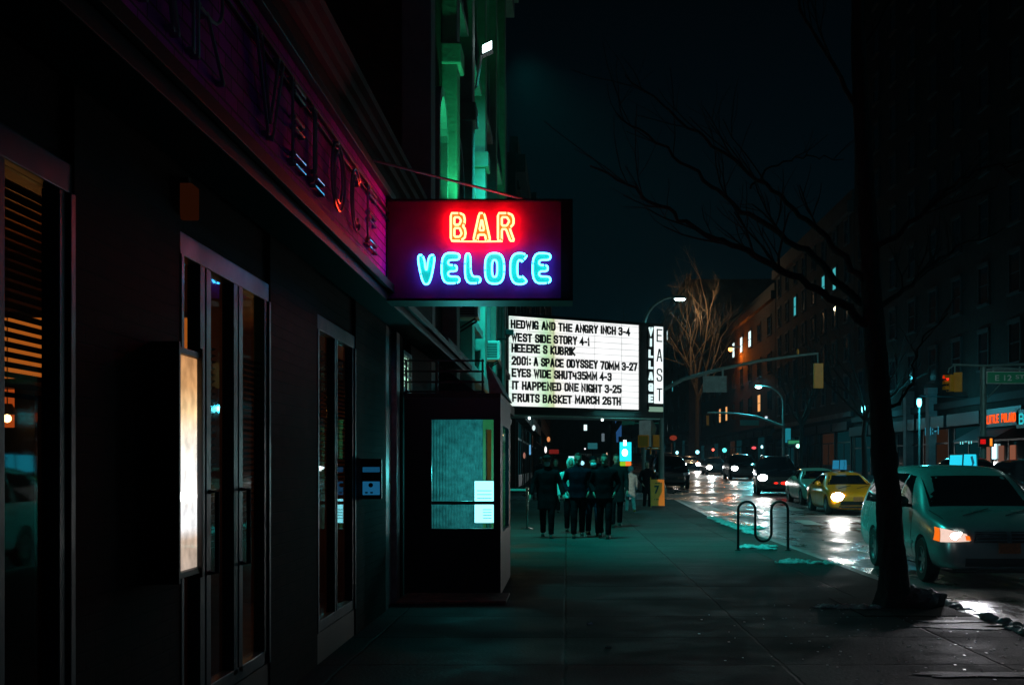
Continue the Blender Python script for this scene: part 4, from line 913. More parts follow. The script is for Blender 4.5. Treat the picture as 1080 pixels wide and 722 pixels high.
        my = {'van': 1.72, 'sedan': 1.75, 'suv': 1.72}[kind]; mz = {'van': 1.14, 'sedan': 1.0, 'suv': 1.24}[kind]; mx_ = {'van': .93, 'sedan': .84, 'suv': .93}[kind]
        mm = G().ball((sg*(mx_+.14), my, mz+.04), .11, 12, (1.05, .6, .85)).tube([(sg*(mx_-.06), my+.03, mz-.03), (sg*(mx_+.10), my+.02, mz-.01)], .03, 8)
        obj('wing_mirror', mm, M['plastic'] if kind == 'van' else paint, t, smooth=True)
        # lamps
        if kind == 'van': hq = [(sg*.912,-1,.64), (sg*.56,-1,.665), (sg*.60,-1,.765), (sg*.887,-1,.84)]
        elif kind == 'sedan': hq = [(sg*.82,-1,.56), (sg*.52,-1,.555), (sg*.50,-1,.655), (sg*.80,-1,.70)]
        else: hq = [(sg*.88,-1,.76), (sg*.58,-1,.75), (sg*.56,-1,.87), (sg*.86,-1,.92)]
        lit = lights[0] if sg < 0 else lights[1]
        hl = obj('headlight', project(G(), tree, hq, (0, 1, 0), 6, 4, off=.012, th=.03), M['lens'] if not lit or kind != 'van' else headmat, t, smooth=True)
        if lit and kind != 'van':
            c = (Vector(hq[0])+Vector(hq[1])+Vector(hq[2])+Vector(hq[3]))/4; h = tree.ray_cast(c, Vector((0,1,0)))[0]
            if h is not None: obj('bulb', G().ball(h+Vector((0,-.01,0)), .18, 14, (1.2,.2,.8)), headmat, hl, smooth=True)
        if kind == 'van' and lit:
            bc = tree.ray_cast(Vector((sg*.72,-1,.735)), Vector((0,1,0)))[0]; obj('bulb', G().ball(bc+Vector((0,-.006,0)), .075, 14, (1.4,.16,.75)), M['head'], hl, smooth=True)
            obj('turn_signal', project(G(), tree, [(sg*.955,-1,.66), (sg*.918,-1,.645), (sg*.893,-1,.835), (sg*.925,-1,.85)], (0,1,0), 3, 3, off=.013, th=.03), M['turn'], hl)
            obj('turn_signal', project(G(), tree, [(sg*.615,-1,.675), (sg*.55,-1,.672), (sg*.565,-1,.735), (sg*.625,-1,.745)], (0,1,0), 3, 3, off=.02, th=.03), M['turn'], hl)
        obj('tail_light', project(G(), tree, [(sg*.84, L+1, .80), (sg*.62, L+1, .80), (sg*.62, L+1, .95), (sg*.80, L+1, .98)], (0,-1,0), 3, 3, off=.01, th=.03), M['tail'], t)
        for s in wh: wheel(t, sg*(st[5][2]-.115), s, wr)
    gz = {'van': (.64, .80), 'sedan': (.34, .48), 'suv': (.66, .86)}[kind]
    gw = {'van': .50, 'sedan': .58, 'suv': .52}[kind]
    gr = project(G(), tree, [(-gw,-1,gz[0]), (gw,-1,gz[0]), (gw*.96,-1,gz[1]), (-gw*.96,-1,gz[1])], (0,1,0), 12, 4, off=.008, th=.02)
    og = obj('grille', gr, M['plastic'], t)
    bars = G()
    for k in range(3):
        z = gz[0]+(gz[1]-gz[0])*(k+.6)/3.2; project(bars, tree, [(-gw*.94,-1,z), (gw*.94,-1,z), (gw*.94,-1,z+.014), (-gw*.94,-1,z+.014)], (0,1,0), 12, 1, off=.02, th=.012)
    if kind == 'van': project(bars, tree, [(-.03,-1,gz[0]), (.03,-1,gz[0]), (.03,-1,gz[1]), (-.03,-1,gz[1])], (0,1,0), 2, 4, off=.024, th=.012)
    obj('grille_bars', bars, M['steel'] if kind != 'van' else M['rim'], og)
    lo = {'van': (.30, .42), 'sedan': (.24, .32), 'suv': (.36, .48)}[kind]
    obj('air_intake', project(G(), tree, [(-.62,-1,lo[0]), (.62,-1,lo[0]), (.62,-1,lo[1]), (-.62,-1,lo[1])], (0,1,0), 12, 3, off=.006, th=.02), M['plastic'], t)
    if kind == 'van':
        obj('bumper_trim', project(G(), tree, [(-.80,-1,.245), (.80,-1,.245), (.80,-1,.275), (-.80,-1,.275)], (0,1,0), 16, 1, off=.02, th=.03), M['rim'], t, smooth=True)
        for sg in (-1, 1): obj('fog_light', project(G(), tree, [(sg*.78,-1,.33), (sg*.66,-1,.33), (sg*.66,-1,.41), (sg*.78,-1,.41)], (0,1,0), 3, 3, off=.014, th=.02), M['lens'], t, smooth=True)
        for sg in (-1, 1): obj('side_moulding', project(G(), tree, side_quad(1.42, .55, 3.35, .55, 3.35, .60, 1.42, .60, sg), (-sg,0,0), 12, 1, off=.014, th=.03), paint, t, smooth=True)
        obj('bonnet_seam', project(G(), tree, [(-.80,.5,2), (-.785,.5,2), (-.83,1.05,2), (-.845,1.05,2)], (0,0,-1), 1, 8, off=.003, th=.01), M['plastic'], t)
        obj('bonnet_seam', project(G(), tree, [(.785,.5,2), (.80,.5,2), (.845,1.05,2), (.83,1.05,2)], (0,0,-1), 1, 8, off=.003, th=.01), M['plastic'], t)
    if plate:
        pz = {'van': .49, 'sedan': .47, 'suv': .55}[kind]
        obj('number_plate', project(G(), tree, [(-.155,-1,pz), (.155,-1,pz), (.155,-1,pz+.15), (-.155,-1,pz+.15)], (0,1,0), 1, 1, off=.035, th=.03), plate, t)
    obj('underbody', MB().box(-.7, .7, .35, L-.4, .18, .42), M['black'], t)
    return t
M['lens'] = mat('clear_lens', (.5,.52,.55), .08, .3, coat=1)
M['tail'] = mat('red_lens', (.35,.01,.008), .15, coat=1)
PLT = mat('orange_plate', (.62,.16,.05), .5, noise=.35, nscale=25)
P_van = carpaint('silver_paint', (.60,.68,.68), .5, .26)
P_taxi = carpaint('taxi_yellow', (.90,.30,.006), .0, .30)
P_green = carpaint('cab_green', (.22,.60,.45), .0, .28)
P_black = carpaint('black_car_paint', (.012,.013,.016), .2, .2)
P_grey = carpaint('grey_car_paint', (.06,.07,.08), .4, .25)
road = -.15
# silver minivan, its front axle at d 18.6
van = car('minivan', 'silver minivan at the kerb behind the dark tree with an orange turn signal', 'minivan', 'van', P_van, M['headw'], plate=PLT)
van.location = (6.30, 17.62, road)
van_hl = (5.62, 17.5, road+.73)
lamp('headlight_beam', 'SPOT', (5.60, 17.40, road+.74), 190, (.95,.93,1.0), (4.1, 9.0, -.02), 50, .06, .8)
lamp('headlight_beam', 'SPOT', (7.0, 17.40, road+.74), 80, (1,.95,.9), (6.6, 10, road), 80, .07, .7)
# yellow taxi
taxi = car('taxi', 'yellow taxi with one bright headlight and a roof advert stopped behind the silver minivan', 'taxi', 'sedan', P_taxi, M['head'], plate=PLT)
def roof_ad(tx_, wd, ht, ln_, col, name='roof_advert'):
    o = obj(name, MB().prism([(-wd/2, 1.50), (wd/2, 1.50), (wd*.42, 1.50+ht), (-wd*.42, 1.50+ht)], 2.2, 2.2+ln_, 'Y'), M['black'], tx_)
    obj('screen', MB().prism([(-wd/2+.015, 1.515), (wd/2-.015, 1.515), (wd*.42-.012, 1.49+ht), (-wd*.42+.012, 1.49+ht)], 2.185, 2.199, 'Y'), col, o)
    for sg in (-1, 1):
        obj('screen', MB().hexa([(sg*(wd/2+.004), 2.24, 1.53), (sg*(wd/2+.009), 2.24, 1.53), (sg*(wd/2+.009), 2.16+ln_, 1.53), (sg*(wd/2+.004), 2.16+ln_, 1.53), (sg*(wd*.42+.009), 2.24, 1.48+ht), (sg*(wd*.42+.014), 2.24, 1.48+ht), (sg*(wd*.42+.014), 2.16+ln_, 1.48+ht), (sg*(wd*.42+.009), 2.16+ln_, 1.48+ht)]), col, o)
    obj('mount', MB().box(-wd*.3, wd*.3, 2.3, 2.1+ln_, 1.42, 1.499), M['steel'], o)
    obj('screen_picture', MB().prism([(wd*.06, 1.53), (wd*.20, 1.53), (wd*.12, 1.60), (wd*.28, 1.50+ht*.55), (wd*.16, 1.50+ht*.9), (wd*.02, 1.50+ht*.85), (wd*.13, 1.50+ht*.5), (wd*.0, 1.58)], 2.178, 2.184, 'Y'), glow('advert_shape', (.01,.16,.26), .6), o)
AD1 = glow('advert_dim', (.02,.24,.42), .7); AD2 = glow('advert_bright', (.02,.70,.95), 1.0)
roof_ad(taxi, .28, .36, 1.1, AD1)
taxi.location = (9.62, 40.9, road+g(41))
tm = bpy.data.objects['taxi']

lamp('headlight_beam', 'SPOT', (9.0, 40.7, road+g(41)+.62), 260, (1,.96,.92), (8.3, 30, road), 60, .06, .7)
# pale green cab behind it
cab = car('taxi', 'pale green cab half hidden behind the yellow taxi', 'taxi', 'sedan', P_green, M['head'], lights=(False, False))
cab.location = (10.05, 47.7, road+g(49))
# second yellow taxi beyond the minivan, only its advert shows over the van roof
cab2 = dup(taxi, (10.55, 30.2, road), 0, 'taxi beyond the silver minivan with its lit cyan roof advert showing over the van roof')
for c in kids(cab2):
    for o in [c] + kids(c):
        if o.data.materials and o.data.materials[0] in (AD1,):
            o.data = o.data.copy(); o.data.materials[0] = AD2
        if o.data.materials and o.data.materials[0] is M['head']: o.data = o.data.copy(); o.data.materials[0] = M['lens']
        if o.name.startswith('roof_advert'):
            o.scale = (1.45, 1, 1.45); o.location = (0, 0, -1.5*.45+.02)
# black SUV
suv = car('suv', 'black car with one bright headlight and a red light beside the pale green cab', 'car', 'suv', P_black, M['head'], lights=(True, False))
suv.location = (9.75, 57.0, road+g(59)); suv.rotation_euler = (0,0,R(-6))
obj('red_lamp', MB().ball((.25, -.03, .58), .13, 12, (1.2,.35,.55)).ball((-.12, -.03, .58), .08, 10, (1.2,.35,.5)), M['red'], None).parent = suv
obj('roof_rack', MB().tube([(-.6, 2.2, 1.88), (-.6, 4.2, 1.88)], .02, 6).tube([(.6, 2.2, 1.88), (.6, 4.2, 1.88)], .02, 6), M['rim'], None).parent = suv
lamp('headlight_beam', 'SPOT', (9.0, 56.7, road+g(57)+.8), 220, (1,.96,.92), (8.2, 42, road), 60, .06, .7)
# farther traffic
far = [('suv', P_grey, 786, 84, (True, True), 'dark car with lit headlights just behind the black car'),
       ('sedan', P_black, 757, 100, (True, True), 'oncoming car whose headlights are the rightmost pair of the far glare'),
       ('sedan', P_grey, 729, 118, (True, True), 'oncoming car whose bright headlights glare in the middle of the far road'),
       ('suv', P_black, 704, 106, (False, True), 'oncoming car with one headlight glaring beside the green signal pole')]
protos = {}
for kind, pn, px, d, li, lab in far:
    key = (kind, li)
    c = car('car', lab, 'car', kind, pn, M['head'], 'oncoming cars down the avenue', lights=li)
    c.location = ((px-VX)*d/F, d, road+g(d))
lamp('headlight_beam', 'SPOT', ((735-VX)*117/F, 116.5, g(117)+.5), 900, (1,.96,.92), (9.5, 85, g(80)), 50, .06, .7)
lamp('headlight_beam', 'SPOT', ((751-VX)*99/F, 98.6, g(99)+.5), 800, (.8,.96,1), (9.5, 70, g(70)), 50, .06, .7)
pk = car('parked_car', 'dark parked car at the kerb behind the yellow sandwich board', 'car', 'suv', P_black, M['head'], 'parked dark cars', lights=(False, False))
pk.location = (KX+1.15, 66, road+g(67))
for i, (x, d, lab) in enumerate(((16.7, 27, 'dark parked car across the avenue nearest the signal mast'), (16.75, 33.5, 'dark parked car across the avenue second from the signal mast'), (16.7, 42, 'dark parked car across the avenue behind the yellow taxi'), (16.75, 49, 'dark parked car across the avenue beside the pale green cab'))):
    dup(pk, (x, d, road+g(d+2)), 0, lab)

# ================================================================ PEOPLE
SK = mat('skin', (.30,.18,.14), .7); HAIR = mat('dark_hair', (.015,.012,.010), .7)
CLO = {k: mat('cloth_'+k, v, .95, noise=.3, nscale=12, bump=.4, bscale=60, spec=0) for k, v in {'black': (.006,.006,.008), 'navy': (.006,.008,.015), 'char': (.012,.012,.014), 'jean': (.010,.014,.026), 'pale': (.30,.36,.40), 'aqua': (.30,.60,.58), 'blue': (.22,.28,.36)}.items()}
MASK = mat('face_mask', (.55,.72,.80), .8); SHOE = mat('shoe', (.012,.012,.012), .5); SHOEO = mat('orange_shoe', (.55,.14,.03), .6)
def join_meshes(ms):
    bm = bmesh.new()
    for m in ms: bm.from_mesh(m)
    out = bpy.data.meshes.new('join'); bm.to_mesh(out); bm.free(); return out
def remesh(me, vox, smooth=0):
    o = bpy.data.objects.new('rm', me); COL.objects.link(o); m = o.modifiers.new('r', 'REMESH'); m.mode = 'VOXEL'; m.voxel_size = vox; m.use_smooth_shade = True
    if smooth:
        k = o.modifiers.new('s', 'SMOOTH'); k.factor = .5; k.iterations = smooth
    out = eval_mesh(o); bpy.data.objects.remove(o); return out
def mbmesh(mb):
    me = bpy.data.meshes.new('m'); me.from_pydata([tuple(v) for v in mb.v], [], mb.f)
    bm = bmesh.new(); bm.from_mesh(me); bmesh.ops.recalc_face_normals(bm, faces=bm.faces); bm.to_mesh(me); bm.free(); return me
def loft(mb, secs, n=20):
    """secs: (x, y, z, rx, ry) horizontal rounded sections from bottom to top"""
    vs = []; fs = []
    for x, y, z, rx, ry in secs:
        for k in range(n):
            a = 2*PI*k/n; c, s_ = math.cos(a), math.sin(a)
            vs.append((x + rx*math.copysign(abs(c)**.85, c), y + ry*math.copysign(abs(s_)**.85, s_), z))
    for i in range(len(secs)-1):
        for k in range(n): fs.append((i*n+k, i*n+(k+1)%n, (i+1)*n+(k+1)%n, (i+1)*n+k))
    fs += [tuple(range(n-1,-1,-1)), tuple((len(secs)-1)*n+k for k in range(n))]
    return mb.add(vs, fs)
def person(label, loc, height, face=0, stride=.25, swing=1, coat='black', legs='black', long=False, hat=None, mask=False, arms='down', shoe=None, group='people walking on the pavement', build=1.0, hair=True, lean=0):
    t = thing('person', label, 'person', (0,0,0), group)
    s = stride*swing; B = build; J = {}
    for n, sg in (('l',-1),('r',1)):
        f = -s*sg
        J['hip'+n] = Vector((.088*sg,.0,.90)); J['kn'+n] = Vector((.092*sg, f*.42-.045*(s != 0), .50)); J['an'+n] = Vector((.088*sg, f+.02, .10+(.035 if f > 0 else 0)))
        J['sh'+n] = Vector((.185*sg*B,.012,1.425))
        if arms == 'down': J['el'+n] = Vector((.245*sg*B, .04+f*-.25, 1.15)); J['wr'+n] = Vector((.25*sg*B, -.04+f*-.5, .90))
        elif arms == 'out': J['el'+n] = Vector((.275*sg*B, .02, 1.17)); J['wr'+n] = Vector((.335*sg*B, -.08, .94))
        else: J['el'+n] = Vector((.275*sg*B, .09, 1.17)); J['wr'+n] = Vector((.215*sg*B, -.05, .98))
    hz = 1.66
    # bare body: one continuous surface
    b = MB(); loft(b, [(0,0,.86,.155,.11),(0,0,.96,.16,.115),(0,-.005,1.12,.138*B,.105),(0,-.005,1.30,.165*B,.12),(0,.0,1.42,.165*B,.10),(0,.005,1.48,.085,.07),(0,0,1.50,.057,.057),(0,-.01,1.60,.052,.054)])
    for n, sg in (('l',-1),('r',1)):
        b.tube([J['hip'+n], J['kn'+n], J['an'+n]], [.088,.058,.040], 12); b.tube([J['sh'+n]+Vector((-.04*sg,0,0)), J['sh'+n], J['el'+n], J['wr'+n]], [.05,.052,.042,.028], 10)
        b.ball(J['kn'+n], .058, 10); b.ball(J['el'+n], .042, 10)
        a = J['an'+n]; b.ball((a.x, a.y-.07, a.z-.06), .04, 10, (.9,2.3,.8))
        w = J['wr'+n]; d = (w-J['el'+n]).normalized(); b.ball(w + d*.05, .045, 10, (.55,.85,1.05))
        for off, ln_ in ((-.030,.062),(-.010,.075),(.010,.070),(.030,.055)):
            p0 = w + d*.085 + Vector((0, off, 0)); p1 = p0 + d*ln_*.55 + Vector((-.006*sg,0,0)); p2 = p1 + d*ln_*.5 + Vector((-.022*sg,0,0))
            b.tube([p0 - d*.03, p0, p1, p2], [.010,.010,.009,.007], 7)
        p0 = w + d*.035 + Vector((-.01*sg, -.035, 0)); b.tube([p0, p0 + d*.035 + Vector((-.008*sg,-.02,0)), p0 + d*.065 + Vector((-.012*sg,-.018,0))], [.012,.011,.008], 7)
    b.ball((0,-.012,hz+.02), .1, 18, (.76,.96,1.10)).ball((0,-.045,hz-.06), .062, 14, (.95,.85,1.05)).ball((0,-.108,hz-.012), .018, 10, (.8,.9,1.4)).ball((.077,.005,hz-.005), .026, 8, (.4,.8,1.2)).ball((-.077,.005,hz-.005), .026, 8, (.4,.8,1.2)).ball((0,-.098,hz-.062), .02, 8, (1.2,.5,.4))
    obj('body', remesh(mbmesh(b), .0115, 1), SK, t, smooth=True)
    # jacket: torso, sleeves, collar
    c = MB(); hem = (.62 if long else .84)
    sec = [(0,.0,hem,(.205 if long else .185)*B,.15)] + ([(0,0,.80,.195*B,.145)] if long else []) + [(0,0,.98,.180*B,.135),(0,-.005,1.14,.172*B,.132),(0,-.005,1.30,.192*B,.142),(0,.0,1.40,.200*B,.132),(0,.004,1.455,.160*B,.105),(0,.006,1.50,.098,.088),(0,.004,1.545,.082,.080)]
    loft(c, sec)
    for n, sg in (('l',-1),('r',1)):
        c.tube([J['sh'+n]+Vector((-.06*sg,0,.0)), J['sh'+n]+Vector((.004*sg,0,-.02)), J['el'+n], J['wr'+n]], [.075,.076,.060,.047], 12); c.ball(J['el'+n], .060, 10)
    me = remesh(mbmesh(c), .016, 3)
    from mathutils import noise as _n
    for v in me.vertices:                                   # soft folds of the cloth
        p = v.co; k = _n.noise(Vector((p.x*7, p.y*7, p.z*8)) + Vector((B*9, 0, 0)))*.009; r_ = Vector((p.x, p.y, 0))
        if r_.length > .03: v.co += r_.normalized()*k
    obj('jacket', me, CLO[coat], t, smooth=True)
    tr_ = MB(); loft(tr_, [(0,0,.80,.150,.115),(0,0,.92,.160,.125),(0,0,1.02,.155,.12)])
    for n, sg in (('l',-1),('r',1)):
        a = J['an'+n]; tr_.tube([J['hip'+n], J['kn'+n], Vector((a.x, a.y, a.z-.01))], [.098,.074,.060], 14); tr_.ball(J['kn'+n], .074, 10)
    me = remesh(mbmesh(tr_), .016, 2)
    for v in me.vertices:
        p = v.co; k = _n.noise(Vector((p.x*9, p.y*9, p.z*14)))*.010; r_ = Vector((p.x - math.copysign(.09, p.x), p.y, 0))
        if r_.length > .02: v.co += r_.normalized()*k
    obj('trousers', me, CLO[legs], t, smooth=True)
    for n in 'lr':
        a = J['an'+n]; zf = a.z-.10
        sh = MB().ball((a.x, a.y-.085, zf+.045), .05, 12, (.95,2.4,.75)).ball((a.x, a.y+.02, zf+.055), .05, 12, (.9,1.2,1.0)).box(a.x-.042, a.x+.042, a.y-.19, a.y+.07, zf, zf+.022)
        obj('shoe', remesh(mbmesh(sh), .012, 2), shoe or SHOE, t, smooth=True)
    if hat == 'cap':
        h = MB().ball((0,-.005,hz+.072), .104, 16, (.86,1.02,.62)); h.lathe([(.001,0),(.095,.0),(.095,.012),(.001,.014)], (0,-.085,hz+.055), 18)
        obj('cap', h, CLO['char'], t, smooth=True)
    elif hat == 'beanie': obj('beanie', MB().ball((0,.004,hz+.055), .104, 16, (.84,1.02,.86)), CLO['black'], t, smooth=True)
    elif hat == 'hood': obj('hood', MB().ball((0,.03,hz+.01), .128, 16, (.88,.95,1.12)), CLO[coat], t, smooth=True)
    elif hair: obj('hair', MB().ball((0,.016,hz+.045), .098, 16, (.84,.98,1.0)).ball((0,.04,hz-.02), .08, 12, (.98,.8,1.0)).ball((0,-.05,hz+.105), .05, 10, (1.2,.9,.5)), HAIR, t, smooth=True)
    if mask: obj('face_mask', MB().ball((0,-.06,hz-.055), .068, 14, (1.0,.98,.92)), MASK, t, smooth=True)
    for sg in (-1, 1): obj('eye', MB().ball((.032*sg,-.091,hz+.016), .011, 8, (1.2,.7,.6)), HAIR, t, smooth=True)
    t.scale = (height/1.775,)*3; t.location = loc; t.rotation_euler = (0,0,face)
    return t
def gp(px, py, h=0):            # a point of the near pavement under a pixel
    d = F*EYE/(py-VY); p = at(px, py, d); p.z = 0; return p
person('person in a cap and pale face mask with arms held out beside the chrome post', gp(577,567), 1.80, 0, .10, 1, 'black', 'black', True, 'cap', True, 'out', build=1.05)
person('bareheaded person in a dark jacket in front of a person in an aqua coat', gp(609.5,567), 1.84, 0, .14, -1, 'navy', 'black', False, None, False, 'pockets', build=1.08)
person('person in a dark beanie and pale mask walking just behind two bareheaded people', gp(625.5,565.5), 1.78, R(6), .16, 1, 'black', 'jean', False, 'beanie', True, 'pockets')
person('bareheaded person in a black jacket at the front right of the group', gp(637.5,567.5), 1.82, R(-6), .14, 1, 'black', 'black', False, None, False, 'pockets', build=1.08)
p_ = gp(650,556); person('bareheaded person in a dark coat a few steps behind the group', p_, 1.86, 0, .12, -1, 'char', 'black', True, None, False, 'down', build=1.05)
p_ = gp(602,562); person('person in an aqua coat mostly hidden behind the bareheaded front walker', p_, 1.74, 0, .1, 1, 'aqua', 'black', False, 'hood', False, 'down', build=1.1)
p_ = gp(665,541); person('person in a long pale blue coat and light jeans with an orange shoe', p_, 1.55, R(190), .28, 1, 'blue', 'pale', True, 'hood', False, 'down', shoe=SHOEO)
p_ = gp(682.5,537); person('person in a black coat with a lit face standing beside the yellow sandwich board', p_, 1.70, R(15), .06, 1, 'black', 'black', True, None, False, 'pockets')
for i, (px, d, lab, c_) in enumerate(((586, 40, 'distant dark walker seen between the capped person and the next walker', 'char'), (570, 47, 'distant dark walker past the chrome post under the marquee', 'black'), (630, 48, 'distant dark walker under the marquee behind the group', 'navy'))):
    person(lab, ((px-VX)*d/F, d, g(d)), 1.72, R(180*(i % 2)), .2, 1, c_, 'black', False, None, False, 'down', group='distant walkers under the marquee')
# ================================================================ STREET FURNITURE
rk = thing('bike_rack', 'black wave shaped bike rack of bent pipe at the kerb', 'bike rack', gp(804, 580))
d_ = F*EYE/90.0
X = lambda px: (px-VX)*d_/F
pts = []; legs = [778.5, 796.5, 813.5, 831.0]; zt, zl = .74, .16
def half(c, r, a0, a1, z, n=12): return [(c + r*math.cos(R(a0+(a1-a0)*i/n)), d_, z + r*math.sin(R(a0+(a1-a0)*i/n))) for i in range(n+1)]
xs = [X(p) for p in legs]
pts = [(xs[0], d_, .0)]
r1 = (xs[1]-xs[0])/2; r2 = (xs[2]-xs[1])/2; r3 = (xs[3]-xs[2])/2
pts += half(xs[0]+r1, r1, 180, 0, .915-r1); pts += half(xs[1]+r2, r2, 180, 360, .17+r2); pts += half(xs[2]+r3, r3, 180, 0, .915-r3); pts.append((xs[3], d_, 0))
obj('pipe', MB().tube(pts, .024, 12), M['black'], rk, smooth=True)
for x in (xs[0], xs[3]): obj('foot_plate', MB().lathe([(.06,.004),(.06,.014),(.03,.02)], (x, d_, 0), 14), M['black'], rk)
# chrome post with belt
po = gp(556, 558)
sp2 = thing('barrier_post', 'chrome barrier post with a retractable belt on the pavement', 'barrier post', po)
obj('base', MB().lathe([(.17,.004),(.17,.02),(.10,.04),(.04,.06)], (po.x,po.y,0), 22), M['chrome'], sp2, smooth=True)
obj('pole', MB().lathe([(.032,.05),(.032,.96),(.04,.965),(.04,1.04),(.02,1.055)], (po.x,po.y,0), 18), M['chrome'], sp2, smooth=True)
obj('belt', MB().box(TX+.05, po.x-.04, po.y-.004, po.y+.004, .96, 1.01), mat('belt', (.10,.30,.28), .6), sp2)
# yellow sandwich board
sb = at(693.5, 535, 43.6); sb.z = g(43.6)
sw_ = thing('sandwich_board', 'yellow sandwich board with black lettering at the edge of the pavement', 'sandwich board', sb)
YB = mat('yellow_board', (.98,.22,.004), .55, noise=.15, nscale=4)
w2 = .23
pan = lambda s_, z0=.06, z1=.98: MB().hexa([(sb.x-w2,sb.y+s_*.28,sb.z+z0),(sb.x+w2,sb.y+s_*.28,sb.z+z0),(sb.x+w2,sb.y+s_*.30,sb.z+z0),(sb.x-w2,sb.y+s_*.30,sb.z+z0),(sb.x-w2,sb.y+s_*.02,sb.z+z1),(sb.x+w2,sb.y+s_*.02,sb.z+z1),(sb.x+w2,sb.y+s_*.04,sb.z+z1),(sb.x-w2,sb.y+s_*.04,sb.z+z1)])
fpn = obj('panel', pan(-1), YB, sw_); obj('panel', pan(1), YB, sw_)
obj('edge_strip', MB().hexa([(sb.x-w2-.03,sb.y-.25,sb.z+.0),(sb.x-w2-.004,sb.y-.25,sb.z),(sb.x-w2-.004,sb.y-.22,sb.z),(sb.x-w2-.03,sb.y-.22,sb.z),(sb.x-w2-.03,sb.y-.03,sb.z+1.06),(sb.x-w2-.004,sb.y-.03,sb.z+1.06),(sb.x-w2-.004,sb.y,sb.z+1.06),(sb.x-w2-.03,sb.y,sb.z+1.06)]), YB, sw_)
def onboard(me, x, z):
    k = (z-.06)/.92; y = sb.y - (.30 - .26*k) - .008
    return place_mesh(me, (sb.x+x, y, sb.z+z), (1,0,0), Vector((0,.28,1)).normalized())
obj('lettering', onboard(text_mesh('7', .30, .17, .004, bold=.03), -.12, .48), M['black'], fpn)
obj('lettering', onboard(text_mesh('-- --- -', .03, .22, .004), -.08, .84), M['black'], fpn)
obj('lettering', onboard(text_mesh('- ---', .03, .15, .004), -.13, .27), M['black'], fpn)
# corner signal pole with mast arm
cp = at(697.5, 500, 52); cz = g(52)
def mast(x, y, z, arm_pts, r0, r1, height, m, t):
    obj('pole', MB().tube([(x,y,z),(x,y,z+1),(x,y,z+height)], [.13,.12,.10], 14), m, t, smooth=True)
    obj('base', MB().lathe([(.22,z),(.22,z+.35),(.16,z+.55),(.13,z+.62)], (x,y,0), 16), m, t, smooth=True)
    n = len(arm_pts); obj('mast_arm', MB().tube(arm_pts, [r0+(r1-r0)*i/(n-1) for i in range(n)], 12), m, t, smooth=True)
sg = thing('traffic_signal', 'green signal pole at the near corner with a long mast arm over the avenue', 'traffic signal', (cp.x, 52, cz))
arm = [at(697.5, 412, 52), at(720, 400, 52), at(760, 389, 52), at(800, 380.5, 52), at(840, 375, 52), at(863, 372.5, 52)]
mast(cp.x, 52, cz, arm, .09, .05, 5.2, M['galv'], sg)
def signal_head(par, p, face, w=.34, h=1.0, lit=None):
    """three lens yellow head; p its top centre, face: angle of the lens side about z (0 = towards -y)"""
    c, s = math.cos(face), math.sin(face)
    T = lambda x, y, z: (p.x + x*c - y*s, p.y + x*s + y*c, p.z + z)
    b = MB(); d = .20
    b.hexa([T(-w/2,-d/2,-h),T(w/2,-d/2,-h),T(w/2,d/2,-h),T(-w/2,d/2,-h),T(-w/2,-d/2,0),T(w/2,-d/2,0),T(w/2,d/2,0),T(-w/2,d/2,0)])
    hh = obj('signal_head', b, M['signal'], par, bevel=.02)
    for i, nm in enumerate(('red', 'amber', 'green')):
        zc = -h*(i+.5)/3
        lens = MB(); n = 16
        for yy in (-d/2-.004, -d/2-.02): lens.v += [Vector(T(.105*math.cos(2*PI*k/n), yy, zc+.105*math.sin(2*PI*k/n))) for k in range(n)]
        lens.f = [tuple(range(n)), tuple(range(2*n-1, n-1, -1))] + [(k, (k+1)%n, n+(k+1)%n, n+k) for k in range(n)]
        obj('lens', lens, M['red'] if lit == nm else M['black'], hh)
        v = MB(); m_ = 12
        for k in range(m_+1):
            a = R(-20+220*k/m_)
            for yy, rr in ((-d/2,.125),(-d/2-.20,.125),(-d/2-.20,.115),(-d/2,.115)): v.v.append(Vector(T(rr*math.cos(a), yy, zc+rr*math.sin(a))))
        for k in range(m_):
            for q in range(4): v.f.append((4*k+q, 4*k+(q+1)%4, 4*k+4+(q+1)%4, 4*k+4+q))
        v.f += [(0,1,2,3), (4*m_+3,4*m_+2,4*m_+1,4*m_)]
        obj('visor', v, M['signal'], hh)
    return hh
e_ = arm[-1]
obj('hanger', MB().tube([e_ + Vector((-.02,0,.03)), e_ + Vector((-.02,0,-.42))], .03, 8), M['galv'], sg)
signal_head(sg, at(863, 383, 52), R(180), .40, 1.05)
obj('arm_cap', MB().ball(at(841.5, 371, 52), .09, 10, (.6,.6,1.6)), M['signal'], sg)
hx = at(789-598+598, 0, 52)
wsn = MB().box(at(762,0,52).x+.0, at(762,0,52).x+.001, 52, 52.001, 0, .001)
so_ = tag(obj('hanging_sign', MB().box(at(741,0,52).x, at(766,0,52).x, 51.9, 51.93, at(0,413.5,52).z, at(0,396.5,52).z).box(at(743,0,52).x, at(745,0,52).x, 51.91, 51.94, at(0,396.4,52).z, at(0,391,52).z).box(at(761,0,52).x, at(763,0,52).x, 51.91, 51.94, at(0,396.4,52).z, at(0,389,52).z), mat('sign_back', (.20,.27,.27), .5, .2, noise=.25)), 'blank grey sign back hanging from the green mast arm', 'sign')
